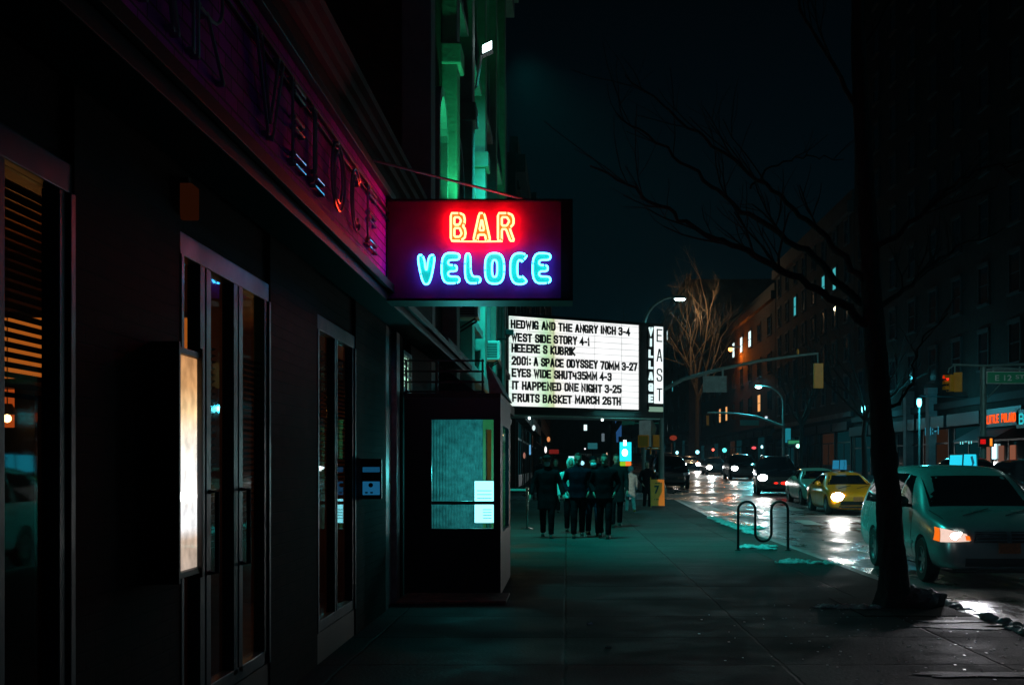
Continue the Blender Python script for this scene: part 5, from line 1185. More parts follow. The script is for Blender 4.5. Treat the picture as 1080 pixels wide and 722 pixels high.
# pedestrian signals on the pole
pd = thing('pedestrian_signal', 'pair of yellow pedestrian signal boxes on the green corner pole', 'pedestrian signal', (cp.x-.3, 51.8, at(0,465,52).z))
za, zb2 = at(0,471.5,51.8).z, at(0,458.5,51.8).z
obj('housing', MB().box(at(672.5,0,51.8).x, at(684,0,51.8).x, 51.6, 51.9, za, zb2), M['signal'], pd, bevel=.02)
obj('housing', MB().box(at(688,0,51.8).x, at(695,0,51.8).x, 51.5, 51.85, za, zb2), M['signal'], pd, bevel=.02)
obj('screen', MB().box(at(673.6,0,51.8).x, at(682.8,0,51.8).x, 51.585, 51.598, za+.05, zb2-.05), mat('dim_screen', (.35,.22,.015), .3), pd)
obj('edge_panel', MB().box(at(684.4,0,51.8).x, at(687.6,0,51.8).x, 51.6, 51.8, za+.03, zb2-.03), mat('pale_grey_panel', (.55,.6,.62), .5), pd)
obj('bracket', MB().tube([(at(680,0,51.8).x, 51.8, za-.06), (cp.x, 51.95, za-.06)], .03, 8).tube([(at(686,0,51.8).x, 51.75, za-.3), (at(686,0,51.8).x, 51.75, za)], .03, 8), M['signal'], pd)
tag(obj('notice', MB().prism([(at(674,0,52.4).x, at(0,459,52.4).z), (at(691,0,52.4).x, at(0,459,52.4).z), (at(692.5,0,52.4).x, at(0,451,52.4).z), (at(688,0,52.4).x, at(0,442,52.4).z), (at(674,0,52.4).x, at(0,442,52.4).z)], 52.38, 52.42, 'Y'), mat('pale_notice', (.62,.68,.70), .6, noise=.3, nscale=3)), 'pale blank sign panel behind the yellow pedestrian signals', 'sign')
tag(obj('street_sign', MB().box(at(656,0,53).x, at(669,0,53).x, 53, 53.03, at(0,448,53).z, at(0,443.5,53).z).box(at(669,0,53).x, cp.x+.1, 53.0, 53.02, at(0,446.5,53).z, at(0,445.4,53).z), mat('sign_teal', (.03,.30,.22), .5)), 'small green street sign left of the pale blank sign panel', 'sign')
# street lamp at the near corner
def cobra(name, label, px, py, x, y, z, hx_, hz_, group='cobra head street lamps'):
    t = thing(name, label, 'street lamp', (x, y, z), group)
    sgn = 1 if hx_ > x else -1
    pts = [(x,y,z),(x,y,z+3),(x,y,hz_-1.4)]
    L_ = hx_ - x
    for i in range(1, 9):
        a = PI/2*i/8; pts.append((x + L_*(1-math.cos(a))*.9, y, hz_-1.4 + 1.5*math.sin(a)))
    pts.append((hx_-.1*sgn, y, hz_+.08))
    n = len(pts); obj('pole', MB().tube(pts, [.11-.07*i/(n-1) for i in range(n)], 12), M['galv'], t, smooth=True)
    obj('base', MB().lathe([(.2,z),(.2,z+.5),(.13,z+.7)], (x,y,0), 14), M['galv'], t, smooth=True)
    obj('lamp_head', MB().hexa([(hx_-.35,y-.15,hz_),(hx_+.35,y-.15,hz_),(hx_+.35,y+.15,hz_),(hx_-.35,y+.15,hz_),(hx_-.25,y-.09,hz_+.14),(hx_+.25,y-.09,hz_+.14),(hx_+.25,y+.09,hz_+.14),(hx_-.25,y+.09,hz_+.14)]), M['galv'], t, bevel=.03)
    obj('lens', MB().ball((hx_, y, hz_-.02), .16, 12, (1.6,.9,.5)), M['lampG'], t, smooth=True)
    return t
q1 = at(717, 315, 60); cobra('street_lamp', 'lit street lamp rising beyond the marquee and its vertical end panel', 0, 0, at(679,0,60).x, 60, g(60), q1.x, q1.z)
q2 = at(800, 408, 105); cobra('street_lamp', 'lit street lamp on a curved pole across the avenue over the far traffic', 0, 0, at(826,0,105).x, 105, g(105), q2.x, q2.z)
cobra('street_lamp', 'added street lamp across the avenue nearest the viewer, outside the view', 0, 0, RX+.5, 13, 0, 15.6, 9.15)
cobra('street_lamp', 'added street lamp across the avenue beyond the nearest one, outside the view', 0, 0, RX+.5, 36, 0, 15.6, 9.15)
# second mast arm far up the avenue
s2 = thing('traffic_signal', 'distant mast arm with a small green sign beneath the far street lamp', 'traffic signal', (at(827,0,104).x, 104, g(104)))
arm2 = [at(825,449,104), at(812,444,104), at(797,439,104), at(775,435.8,104), at(755,435,104), at(746,435,104)]
obj('mast_arm', MB().tube(arm2, [.12,.11,.10,.08,.07,.06], 10), M['galv'], s2, smooth=True)
obj('pole', MB().tube([(at(826.5,0,104).x,104,g(104)), (at(826.5,0,104).x,104,at(0,446,104).z)], .14, 10), M['galv'], s2, smooth=True)
obj('signal_head', MB().box(at(745,0,104).x, at(747.5,0,104).x, 103.9, 104.1, at(0,448,104).z, at(0,438,104).z), M['signal'], s2)
gs = tag(obj('street_sign', MB().box(at(780,0,104).x, at(800,0,104).x, 103.8, 103.84, at(0,448.5,104).z, at(0,442.8,104).z), mat('sign_green_far', (.03,.16,.13), .5)), 'small green street sign hanging from the distant mast arm', 'sign')
# right hand signal mast with street sign
rz = g(55)
rm = thing('traffic_signal', 'dark signal pole across the avenue with a yellow signal showing red', 'traffic signal', (at(1037,0,55).x, 55, rz))
RPX = at(1037,0,55).x
obj('pole', MB().tube([(RPX,55,rz),(RPX,55,at(0,386,55).z)], .14, 14), M['galv'], rm, smooth=True)
obj('base', MB().lathe([(.26,rz),(.26,rz+.5),(.17,rz+.7)], (RPX,55,0), 14), M['galv'], rm, smooth=True)
obj('mast_arm', MB().tube([at(1005,384.5,54.8), at(1040,385.5,54.8), at(1100,383,54.8), at(1150,381,54.8)], .055, 10).tube([at(1042,386.5,54.9), at(1100,391,54.9), at(1150,396,54.9)], .045, 10), M['galv'], rm, smooth=True)
obj('brace', MB().tube([(RPX,55,at(0,424,55).z), at(1055,405,55)], .03, 8), M['galv'], rm)
obj('hanger', MB().tube([at(1007,384,54.8), at(1007,393,54.8)], .035, 8).tube([at(1006.5,385,54.8), at(1001,388.5,54.8), at(1000,393,54.8)], .03, 8), M['galv'], rm)
signal_head(rm, at(1010.5, 392.5, 54.8), R(155), .36, .87)
signal_head(rm, at(1002, 395, 54.7), R(-80), .36, .75, 'red')
ss = thing('street_sign', 'green overhead street sign reading E 12 ST', 'sign', at(1062, 398, 54.6), None)
a_, b_ = at(1040.5, 404.5, 54.6), at(1092, 391.5, 54.6)
obj('border', MB().box(a_.x, b_.x, 54.6, 54.63, a_.z, b_.z), M['white'], ss)
obj('face', MB().box(a_.x+.03, b_.x-.03, 54.588, 54.599, a_.z+.03, b_.z-.03), mat('sign_green', (.02,.34,.17), .45), ss)
obj('lettering', place_mesh(text_mesh('E 12', .25, at(1067,0,54.6).x-at(1049.5,0,54.6).x, .006, bold=.01), (at(1049.5,0,54.6).x, 54.588, at(0,401.3,54.6).z), (1,0,0)), M['white'], ss)
obj('lettering', place_mesh(text_mesh('ST', .17, .40, .006, bold=.01), (at(1071,0,54.6).x, 54.588, at(0,399.3,54.6).z), (1,0,0)), M['white'], ss)
obj('hanger', MB().box(at(1047,0,54.6).x, at(1048.5,0,54.6).x, 54.6, 54.66, b_.z, at(0,386,54.6).z).box(at(1075,0,54.6).x, at(1076.5,0,54.6).x, 54.6, 54.66, b_.z, at(0,386,54.6).z).box(at(1041,0,54.6).x, at(1085,0,54.6).x, 54.62, 54.68, at(0,390.2,54.6).z, at(0,388.2,54.6).z), M['galv'], ss)
rp_ = thing('pedestrian_signal', 'black pedestrian signal glowing red beside an orange light across the avenue', 'pedestrian signal', at(1040, 465, 55))
obj('housing', MB().box(at(1032,0,54.7).x, at(1048,0,54.7).x, 54.6, 54.8, at(0,471,54.7).z, at(0,460,54.7).z), M['black'], rp_, bevel=.02)
obj('screen', MB().box(at(1034,0,54.6).x, at(1039.5,0,54.6).x, 54.585, 54.598, at(0,468,54.6).z, at(0,463,54.6).z), glow('hand_red', (1,.01,.01), .6), rp_)
obj('screen', MB().box(at(1044,0,54.6).x, at(1046.5,0,54.6).x, 54.585, 54.598, at(0,470,54.6).z, at(0,462,54.6).z), glow('hand_orange', (1,.25,.02), 1.3), rp_)
# info kiosk
kk = at(659.5, 505, 70); kz = g(70)
ki = thing('info_kiosk', 'slim street kiosk with a bright cyan screen past the corner', 'kiosk', (kk.x, 70, kz))
ka, kb = at(652.5, 0, 70).x, at(667, 0, 70).x
obj('body', MB().box(ka, kb, 70, 70.3, kz, at(0,460,70).z), M['steel'], ki, bevel=.03)
obj('screen', MB().box(ka+.06, kb-.06, 69.98, 69.996, at(0,486,70).z, at(0,466,70).z), glow('kiosk_screen', (.02,.75,.95), 1.3), ki)
obj('screen_picture', MB().ball((at(659,0,70).x, 69.97, at(0,477,70).z), .16, 14, (1,.06,1.25)).box(at(657.5,0,70).x, at(660.5,0,70).x, 69.965, 69.979, at(0,469.5,70).z, at(0,464,70).z), M['whiteG'], ki)
obj('screen_banner', MB().box(ka+.07, (ka+kb)/2, 69.965, 69.979, at(0,491,70).z, at(0,486.4,70).z), glow('banner_green', (.3,.6,.02), .9), ki)
obj('screen_banner', MB().box((ka+kb)/2, kb-.07, 69.965, 69.979, at(0,491,70).z, at(0,486.4,70).z), glow('banner_orange', (1,.2,.03), 1.1), ki)

# ================================================================ TREES
def twigs(mb, p, d, ln_, r, depth, rng):
    if depth == 0 or r < .003: return
    n = 4; pts = [p.copy()]; rs = [r]; q = p.copy(); dd = d.copy()
    for i in range(n):
        dd = (dd + Vector((rng.uniform(-.22,.22), rng.uniform(-.22,.22), rng.uniform(-.10,.20)))).normalized(); q = q + dd*ln_/n; pts.append(q.copy()); rs.append(r*(1-.5*(i+1)/n))
    mb.tube(pts, rs, 5 if depth < 3 else 7)
    for k in range(3 if depth > 1 else 2):
        i = rng.randint(1, n); ax = Vector((rng.uniform(-1,1), rng.uniform(-1,1), rng.uniform(-.3,.9))).normalized()
        nd = (dd + ax*.8).normalized(); twigs(mb, pts[i], nd, ln_*rng.uniform(.5,.75), rs[i]*.62, depth-1, rng)
def px_branch(mb, path, d0, d1, r0, r1, rng, n_tw=9, tl=.9):
    n = len(path); pts = [at(px, py, d0+(d1-d0)*i/(n-1)) for i, (px, py) in enumerate(path)]
    # resample with wobble
    out = []; 
    for i in range(n-1):
        for k in range(4):
            p = pts[i].lerp(pts[i+1], k/4); out.append(p + Vector((rng.uniform(-.03,.03), rng.uniform(-.03,.03), rng.uniform(-.03,.03))))
    out.append(pts[-1]); m = len(out); rs = [r0+(r1-r0)*i/(m-1) for i in range(m)]
    mb.tube(out, rs, 9)
    for k in range(n_tw):
        i = rng.randint(m//4, m-2); d = (out[i+1]-out[i]).normalized()
        nd = (d*.8 + Vector((rng.uniform(-.5,.5), rng.uniform(-.6,.6), rng.uniform(-.2,.7)))).normalized()
        twigs(mb, out[i], nd, tl*rng.uniform(.5,1.2), max(.006, rs[i]*.42), 3, rng)
rg = random.Random(3)
tb_ = gp(946, 641); from mathutils import noise as NZ
tr = thing('street_tree', 'dark bare street tree leaning over the pavement in front of the minivan', 'tree', tb_)
tpath = [(946,643),(945,636),(942,600),(939,560),(935,510),(932,470),(926,400),(921,330),(916,250),(911,160),(906,60),(902,-60)]
pts = [at(a, b, 14.0) for a, b in tpath]
out = []; 
for i in range(len(pts)-1):
    for k in range(12): out.append(pts[i].lerp(pts[i+1], k/12))
out.append(pts[-1]); m_ = len(out)
def trunk_r(i):
    z = out[i].z
    return max(.03, (.155 - .012*z) + (.085*max(0, 1-z/.35)**2))
tk = MB().tube(out, [trunk_r(i) for i in range(m_)], 44)
for i_, v in enumerate(tk.v):
    c_ = out[min(i_//44, m_-1)]; r_ = (v - c_); k_ = NZ.noise(Vector((v.x*22, v.y*22, v.z*5)))*.016 + NZ.noise(Vector((v.x*60, v.y*60, v.z*22)))*.008 + NZ.noise(Vector((v.x*4, v.y*4, v.z*2)))*.02
    if v.z < .5: k_ += max(0, math.sin(math.atan2(r_.y, r_.x)*5))*.05*(1 - v.z/.5)**2
    tk.v[i_] = v + r_.normalized()*k_
obj('trunk', tk, M['bark'], tr, smooth=True)
br = MB()
px_branch(br, [(920,345),(895,325),(870,312),(833,289),(795,270),(760,255),(725,235),(695,218),(660,195),(622,175)], 14, 13.0, .0540, .0084, rg, 12)
px_branch(br, [(918,325),(880,295),(849,265),(815,243),(783,223),(750,195),(720,170),(685,143),(651,120)], 14, 15.2, .0468, .0084, rg, 10)
px_branch(br, [(914,300),(885,265),(860,240),(830,213),(800,190),(762,160),(725,134),(690,103),(659,79)], 14, 14.6, .0396, .0070, rg, 10)
px_branch(br, [(790,200),(812,176),(840,167),(865,166),(890,168)], 14.5, 15.0, .0144, .0056, rg, 3, .5)
px_branch(br, [(914,270),(945,250),(975,225),(1005,195),(1040,178),(1090,170)], 14, 13.2, .0360, .0084, rg, 9)
px_branch(br, [(916,330),(945,312),(975,285),(1010,262),(1060,240)], 14, 15.2, .0360, .0070, rg, 9)
px_branch(br, [(934,432),(950,426),(959,408),(963,385),(975,355),(1000,330)], 14, 14.4, .0216, .0049, rg, 5, .6)
px_branch(br, [(908,120),(880,70),(850,20),(830,-30)], 14, 13.4, .0324, .0084, rg, 5)
px_branch(br, [(906,60),(935,10),(960,-40)], 14, 14.5, .0288, .0084, rg, 4)
obj('crown', br, M['bark'], tr, smooth=True)
def bare_tree(label, x, y, z, h, r, spread, m, seed, levels=4, group='bare trees along the avenue'):
    q = random.Random(seed); t = thing('bare_tree', label, 'tree', (x, y, z), group)
    fork = h*.42
    obj('trunk', MB().tube([(x,y,z-.02),(x+.03*r,y,z+fork*.3),(x+q.uniform(-.1,.1),y,z+fork*.7),(x+q.uniform(-.1,.1),y,z+fork)], [r*1.25, r, r*.85, r*.75], 12), m, t, smooth=True)
    b = MB()
    for k in range(6):
        a = 2*PI*k/6 + q.uniform(-.3,.3); d = Vector((math.cos(a)*spread, math.sin(a)*spread, 1)).normalized()
        twigs(b, Vector((x, y, z+fork*(.86+.02*k))), d, h*.42, r*.5, levels, q)
    obj('crown', b, m, t, smooth=True); return t
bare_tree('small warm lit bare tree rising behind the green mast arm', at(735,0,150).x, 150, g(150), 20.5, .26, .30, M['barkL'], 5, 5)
bare_tree('thin dark bare tree across the avenue left of the near trunk', at(912,0,70).x, 70, g(70), 9.5, .16, .7, M['bark'], 8)
bare_tree('dark bare tree on the left pavement rising behind the walkers and kiosk', at(647,0,66).x, 66, g(66), 8, .20, .6, M['bark'], 9)
bare_tree('dark bare tree across the avenue beyond the first thin one', at(845,0,98).x, 98, g(98), 10, .16, .7, M['bark'], 12)
struct('tree_pit', MB().prism([(3.15,13.1),(4.28,13.1),(4.28,14.9),(3.15,14.9)], .002, .006), mat('pit_soil', (.02,.016,.013), .95, noise=.6, nscale=14, bump=1, bscale=40))
# snow and dirt round the tree and the kerb
def lump(name, spec, m, label, cat, chunk=.07, dens=1.0):
    from mathutils import noise
    b = MB(); q = random.Random(int(abs(spec[0][0])*1000)); 
    for (x, y, z, rx, ry, rz_) in spec:
        b.ball((x, y, z), 1, 16, (rx*.8, ry*.8, rz_*.8))
        for k in range(int(26*dens)):
            a = q.uniform(0, 2*PI); u = math.sqrt(q.random()); px_, py_ = x+rx*u*math.cos(a), y+ry*u*math.sin(a); r_ = chunk*q.uniform(.25, 1)*(1.15-u*.6)
            b.ball((px_, py_, z + rz_*math.sqrt(max(0, 1-u*u))*.8 - r_*.2), r_, 8, (q.uniform(.7,1.4), q.uniform(.7,1.4), q.uniform(.5,1)))
    me = remesh(mbmesh(b), .018, 1)
    for v in me.vertices:
        n_ = noise.noise(v.co*11.0)*.016 + noise.noise(v.co*31.0)*.009
        v.co += Vector((n_*.8, n_*.8, n_))
    return tag(obj(name, me, m, smooth=True), label, cat)
s0 = gp(973, 640)
lump('snow_mound', [(s0.x-.04, s0.y-.02, .08, .26, .24, .15), (s0.x+.12, s0.y+.12, .05, .22, .2, .12), (s0.x-.12, s0.y+.15, .10, .16, .16, .14)], mat('sooty_snow', (.16,.15,.15), .6, noise=.8, nscale=5, bump=1, bscale=22), 'dirty snow topped mound beside the tree base', 'snow mound')
lump('snow_patch', [(tb_.x-.40, tb_.y+.05, -.02, .34, .20, .05), (tb_.x-.72, tb_.y+.12, -.02, .22, .14, .04)], M['snow'], 'low snow patch left of the tree base', 'snow patch')
sp3 = [(KX-.05+rg.uniform(-.09,.08), 9.0+i*.28, -.04, .07+rg.random()*.07, .18, .04+rg.random()*.05) for i in range(20)]
lump('snow_bank', sp3, M['snow'], 'long icy snow bank along the kerb before the minivan', 'snow bank')
r0 = gp(800, 577)
lump('snow_patch', [(r0.x-.1, r0.y, 0, .38, .30, .045), (r0.x+.25, r0.y+.3, 0, .2, .2, .03), (r0.x+.1, r0.y-.5, 0, .2, .12, .03)], M['snow'], 'snow patch under the wave bike rack', 'snow patch')
r0 = gp(785, 556); lump('snow_patch', [(r0.x, r0.y, 0, .35, .6, .05), (r0.x+.3, r0.y-.4, 0, .2, .3, .04)], M['snow'], 'snow patch on the pavement behind the bike rack', 'snow patch')
r0 = gp(838, 593); lump('snow_patch', [(r0.x, r0.y, 0, .34, .25, .05), (r0.x+.4, r0.y-.25, 0, .3, .12, .03)], M['snow'], 'snow patch in front of the bike rack near the kerb', 'snow patch')
sk_ = [(KX-.12+rg.uniform(-.06,.06), 29+i*.55, 0, .12+rg.random()*.08, .4, .05) for i in range(16)]
lump('snow_bank', sk_, M['snow'], 'thin snow bank along the kerb beyond the bike rack', 'snow bank')
# salt grains and litter on the pavement
gr_ = MB(); q = random.Random(21)
for i in range(420):
    x = q.uniform(1.2, 4.25); y = q.uniform(8.3, 14.2)
    if q.random() > (x/4.25)**1.5: continue
    s_ = q.uniform(.004, .011); gr_.box(x-s_, x+s_, y-s_*1.6, y+s_*1.6, .0012, .0035)
tag(obj('salt_grains', gr_, mat('salt', (.85,.86,.88), .4)), 'white salt grains scattered over the near pavement', 'salt', kind='stuff')
ic_ = MB()
def blob(x, y, rx, ry, seed):
    q = random.Random(seed); n = 30; ph = [q.uniform(0, 6.3) for _ in range(4)]
    ic_.prism([(x + rx*math.cos(2*PI*k/n)*(1+.22*math.sin(3*2*PI*k/n+ph[0])+.14*math.sin(7*2*PI*k/n+ph[1])), y + ry*math.sin(2*PI*k/n)*(1+.25*math.sin(4*2*PI*k/n+ph[2])+.12*math.sin(9*2*PI*k/n+ph[3]))) for k in range(n)], .0015, .005)
a = gp(1040, 711); blob(a.x, a.y, .55, .12, 1); a = gp(1025, 661); blob(a.x, a.y, .5, .18, 2); a = gp(1062, 660); blob(a.x, a.y, .3, .12, 3); a = gp(1000, 655); blob(a.x, a.y, .35, .10, 4)
tag(obj('ice_film', ic_, mat('ice_film', (.15,.165,.18), .62, noise=.6, nscale=9, bump=.5, bscale=30)), 'thin shiny ice film patches on the near pavement', 'ice', kind='stuff')
for i, (px, py, lab) in enumerate(((641.5, 683, 'pale scrap of paper alone on the near pavement'), (622, 658, 'tiny pale scrap of paper behind the larger one on the pavement'))):
    a = gp(px, py); tag(obj('paper_scrap', MB().hexa([(a.x-.03,a.y-.02,.002),(a.x+.03,a.y-.015,.002),(a.x+.025,a.y+.03,.002),(a.x-.03,a.y+.02,.002),(a.x-.028,a.y-.02,.012),(a.x+.03,a.y-.012,.006),(a.x+.02,a.y+.03,.02),(a.x-.03,a.y+.02,.006)]), M['white']), lab, 'litter', 'litter on the pavement')

# ================================================================ BACKGROUND BUILDINGS
def window_proto(w, h, par, m=None, fm=None, side='X-', y=0, z=0, x=0):
    pass
WPROTO = {}
def win_copy(bld, base, y, z, w, h, face, pane_m, trim_m):
    """a window on a wall whose plane is x = base (face -1 looks to -x, +1 to +x); shared meshes"""
    key = (w, h, face, pane_m.name, trim_m.name)
    if key not in WPROTO:
        f = MB(); d = face
        f.box(0, d*.10, -w/2-.12, -w/2, -h/2, h/2).box(0, d*.10, w/2, w/2+.12, -h/2, h/2).box(0, d*.14, -w/2-.16, w/2+.16, h/2, h/2+.22).box(0, d*.18, -w/2-.18, w/2+.18, -h/2-.14, -h/2)
        f.box(0.01*d, d*.05, -w/2, w/2, -.03, .03)
        me = bpy.data.meshes.new('window'); me.from_pydata([tuple(v) for v in f.v], [], f.f); me.materials.append(trim_m)
        p = MB().box(0.002*d, d*.03, -w/2, w/2, -h/2, h/2); mp = bpy.data.meshes.new('pane'); mp.from_pydata([tuple(v) for v in p.v], [], p.f); mp.materials.append(pane_m)
        WPROTO[key] = (me, mp)
    me, mp = WPROTO[key]
    o = bpy.data.objects.new('window', me); COL.objects.link(o); o.parent = bld; o.location = Vector((base, y, z)) - wloc(bld)
    c = bpy.data.objects.new('pane', mp); COL.objects.link(c); c.parent = o
    return o
SHOPG = glow('shop_glow', (.04,.42,.50), .035); SHOPW = glow('shop_glow_warm', (.55,.22,.10), .03)
def block(name, label, x, face, y0, y1, h, depth, wm, rows, cols, z1, dz, ww, wh, lit={}, shops=True, trim=None, zb=None):
    z0 = min(g(y0), g(y1)); t = thing(name, label, 'building', (x, (y0+y1)/2, z0))
    xb = x - face*depth
    obj('wall', MB().box(x, xb, y0, y1, z0-.3, z0+h), wm, t)
    obj('cornice', MB().box(x, x+face*.5, y0, y1, z0+h-1.0, z0+h-.1), trim or M['trim'], t); obj('string_course', MB().box(x, x+face*.25, y0, y1, z0+4.6, z0+5.0), trim or M['trim'], t)
    obj('parapet', MB().box(x+face*.12, x-face*.3, y0, y1, z0+h+.004, z0+h+.8), trim or M['trim'], t)
    st_ = (y1-y0)/cols
    for r_ in range(rows):
        for c in range(cols):
            pm = lit.get((r_, c), M['pane'])
            win_copy(t, x+face*.002, y0+st_*(c+.5), z0+z1+dz*r_, ww, wh, face, pm, trim or M['trim'])
    if shops:
        n = max(2, int((y1-y0)/6)); w_ = (y1-y0)/n
        for i in range(n):
            f = MB(); ya, yb = y0+i*w_+.5, y0+(i+1)*w_-.5
            f.box(x+face*.004, x+face*.12, ya, ya+.12, g(y0)+.1, z0+3.4).box(x+face*.004, x+face*.12, yb-.12, yb, g(y0)+.1, z0+3.4).box(x+face*.004, x+face*.12, ya+.12, yb-.12, z0+2.5, z0+2.6).box(x+face*.004, x+face*.14, ya+.12, yb-.12, z0+.1, z0+.7)
            f.box(x+face*.004, x+face*.12, (ya+yb)/2-.05, (ya+yb)/2+.05, z0+.7, z0+2.5)
            sw0 = obj('shop_window', f, M['steel'], t)
            obj('pane', MB().box(x+face*.003, x+face*.06, ya+.12, yb-.12, z0+.7, z0+3.4), [M['pane'], SHOPG, M['pane'], M['pane'], SHOPW, M['pane'], SHOPG][(i*3+int(y0)) % 7], sw0)
        s = MB()
        for i in range(n): s.box(x+face*.004, x+face*.5, y0+i*w_+.3, y0+(i+1)*w_-.3, z0+3.5, z0+4.2)
        obj('shop_fascia', s, M['black'], t)
    return t
BX = 23.0
block('apartment_building', 'tall dark brick block with rows of windows behind the red restaurant sign', BX, -1, 61, 99, 52, 22, M['bfar'], 12, 8, 7.5, 3.6, 1.5, 2.0, {(1,6): M['pane']})
block('apartment_building', 'lower brick building with a few small lit windows left of the tall block', BX, -1, 99.3, 136, 22, 20, M['bfar2'], 5, 8, 7.0, 3.2, 1.4, 1.9, {(3,1): M['winG'], (3,2): M['winG'], (3,5): M['winG']}, trim=M['conc'])
block('apartment_building', 'far building with an orange lit front and white lit windows', BX, -1, 136.5, 212, 19.5, 20, M['bfar2'], 3, 10, 7.5, 4.2, 2.4, 2.0, {(2,2): M['winW'], (2,3): M['winW'], (2,4): M['winW'], (0,1): M['winO'], (0,5): M['winO'], (0,6): M['winO']})
block('apartment_building', 'tallest far dark block closing the view above the bare tree', BX-2, -1, 213, 330, 31, 20, M['conc'], 6, 9, 7, 3.8, 2.0, 2.0, {(5,3): M['winW'], (3,5): M['winO'], (2,2): M['winG']})
block('apartment_building', 'far dark block past the theatre under the marquee', -2.6, 1, 62.5, 100, 17, 18, M['bfar'], 4, 7, 7, 3.2, 1.3, 1.9)
block('apartment_building', 'farthest dark block on the theatre side of the avenue', -2.6, 1, 100.5, 190, 22, 18, M['bfar2'], 5, 12, 7, 3.4, 1.4, 1.9)
block('apartment_building', 'distant dark building closing the end of the avenue', 21, -1, 331, 420, 34, 40, M['conc'], 5, 8, 7, 4, 2, 2, {(3,2): M['winW']})
ends = thing('tower_block', 'wide distant tower block across the end of the avenue', 'building', (8, 440, g(440)))
obj('wall', MB().box(-30, 30, 440, 460, g(440)-1, g(440)+34), M['conc'], ends)
ew = MB()
obj('cornice', MB().box(-30.2, 30.2, 439.4, 440, g(440)+32.5, g(440)+34), M['trim'], ends)
for i in range(14):
    o = obj('window', MB().box(6+i*1.9, 7.1+i*1.9, 439.9, 439.99, g(440)+8+(i*7%5)*4.4, g(440)+10+(i*7%5)*4.4), (M['winW'], M['pane'], M['winO'], M['pane'], M['winG'])[i % 5], ends)
# orange awning / wall lamp on the far building
# shop signs across the avenue
def sign_text(label, txt, px0, px1, pyc, cap, m, name='shop_sign', x=BX-.52, back=True, cat='sign'):
    y0 = (x*F)/(px0-VX); y1 = (x*F)/(px1-VX)
    za = EYE - (pyc-VY)*((y0+y1)/2)/F
    t = thing(name, label, cat, (x, (y0+y1)/2, za))
    if back: obj('backboard', MB().box(x, x+.1, min(y0,y1)-.4, max(y0,y1)+.4, za-.18, za+cap+.18), M['black'], t)
    me = stroke_text(txt, cap, abs(y0-y1), .17, .02)
    obj('lettering', place_mesh(me, (x-.004, y0, za), (0,-1,0)), m, t)
    return t
sign_text('red glowing sign reading LITTLE POLAND', 'LITTLE  POLAND', 1041, 1071.5, 445.5, .46, glow('sign_red', (1,.09,.01), 1.5))
sign_text('cyan glowing shop sign beside the red restaurant sign, cut by the frame', 'BR', 1075, 1087, 447, .55, glow('sign_cyan', (.03,.6,.65), .9))
sign_text('faint cyan neon lettering left of the minivan roof advert', 'I-I:-I', 976, 990, 458.5, .5, glow('sign_faint', (.05,.45,.65), .55), back=False)
sign_text('small bright white and cyan shop sign right above the minivan roof advert', 'II-II', 1013, 1025, 468, .35, glow('sign_open', (.2,.85,.9), 1.3), back=False)
def wall_lantern(px, py, x, label):
    y = x*F/(px-VX); p = at(px, py, y)
    t = thing('wall_lantern', label, 'lamp', p, 'cyan lamps on the buildings across the avenue')
    obj('arm', MB().tube([(BX, y, p.z+.3), (p.x, y, p.z+.35), (p.x, y, p.z+.22)], .04, 8), M['steel'], t)
    obj('globe', MB().ball(p, .17, 14, (.8,.8,1.7)), glow('lantern_glow', (.15,.9,1.0), 7), t, smooth=True)
    obj('cap', MB().lathe([(.2, p.z+.2), (.12, p.z+.32), (.03, p.z+.36)], (p.x, p.y, 0), 12), M['steel'], t)
    obj('pole', MB().tube([(p.x, y, g(y)), (p.x, y, p.z-.28)], .06, 8), M['galv'], t)
wall_lantern(969.5, 424, 20.2, 'bright cyan lamp to the right of the near tree trunk')
wall_lantern(910.5, 431, 20.9, 'bright cyan lamp to the left of the near tree trunk')
# pale pilasters catching the lamp light
for px, lab in ((958, 'pale tall shopfront column right of the near tree trunk'), (982, 'pale shopfront column under the faint cyan lettering')):
    y = (BX-.3)*F/(px-VX); t = thing('shop_column', lab, 'column', (BX-.3, y, g(y)), 'pale shopfront columns')
    obj('shaft', MB().box(BX-.55, BX-.02, y-.35, y+.35, g(y)+.4, g(y)+5.4), M['stone'], t, bevel=.03)
    obj('base', MB().box(BX-.62, BX-.02, y-.42, y+.42, g(y), g(y)+.39), M['stone'], t)
    obj('capital', MB().box(BX-.62, BX-.02, y-.42, y+.42, g(y)+5.41, g(y)+5.8), M['stone'], t)
# restaurant front with warm windows under the red sign
rs = thing('restaurant_front', 'warm lit restaurant shopfront under the red sign', 'shopfront', (BX-.5, 65, g(65)))
aw_ = MB().hexa([(BX-.06,62.5,g(65)+2.7),(BX-1.5,62.5,g(65)+2.45),(BX-1.5,69,g(65)+2.45),(BX-.06,69,g(65)+2.7),(BX-.06,62.5,g(65)+3.3),(BX-1.48,62.5,g(65)+2.52),(BX-1.48,69,g(65)+2.52),(BX-.06,69,g(65)+3.3)])
obj('awning', aw_, mat('dark_red_awning', (.05,.008,.008), .8), rs)
for y, c in ((63.6, (1,.35,.2)), (65.3, (.7,.3,.2)), (67.4, (.9,.35,.22))):
    obj('window', MB().box(BX-.12, BX-.07, y-.35, y+.35, g(65)+.5, g(65)+2.2), glow('warm_window', c, .22), rs)
obj('lit_sign', MB().box(BX-.2, BX-.13, 65.9, 66.4, g(65)+1.5, g(65)+2.3), glow('lit_door_sign', (.6,.95,1), 2.2), rs)
obj('lantern', MB().ball((BX-1.3, 64.6, g(65)+1.35), .13, 10, (1,1,1.6)), glow('lantern_orange', (1,.45,.1), 3), rs, smooth=True)
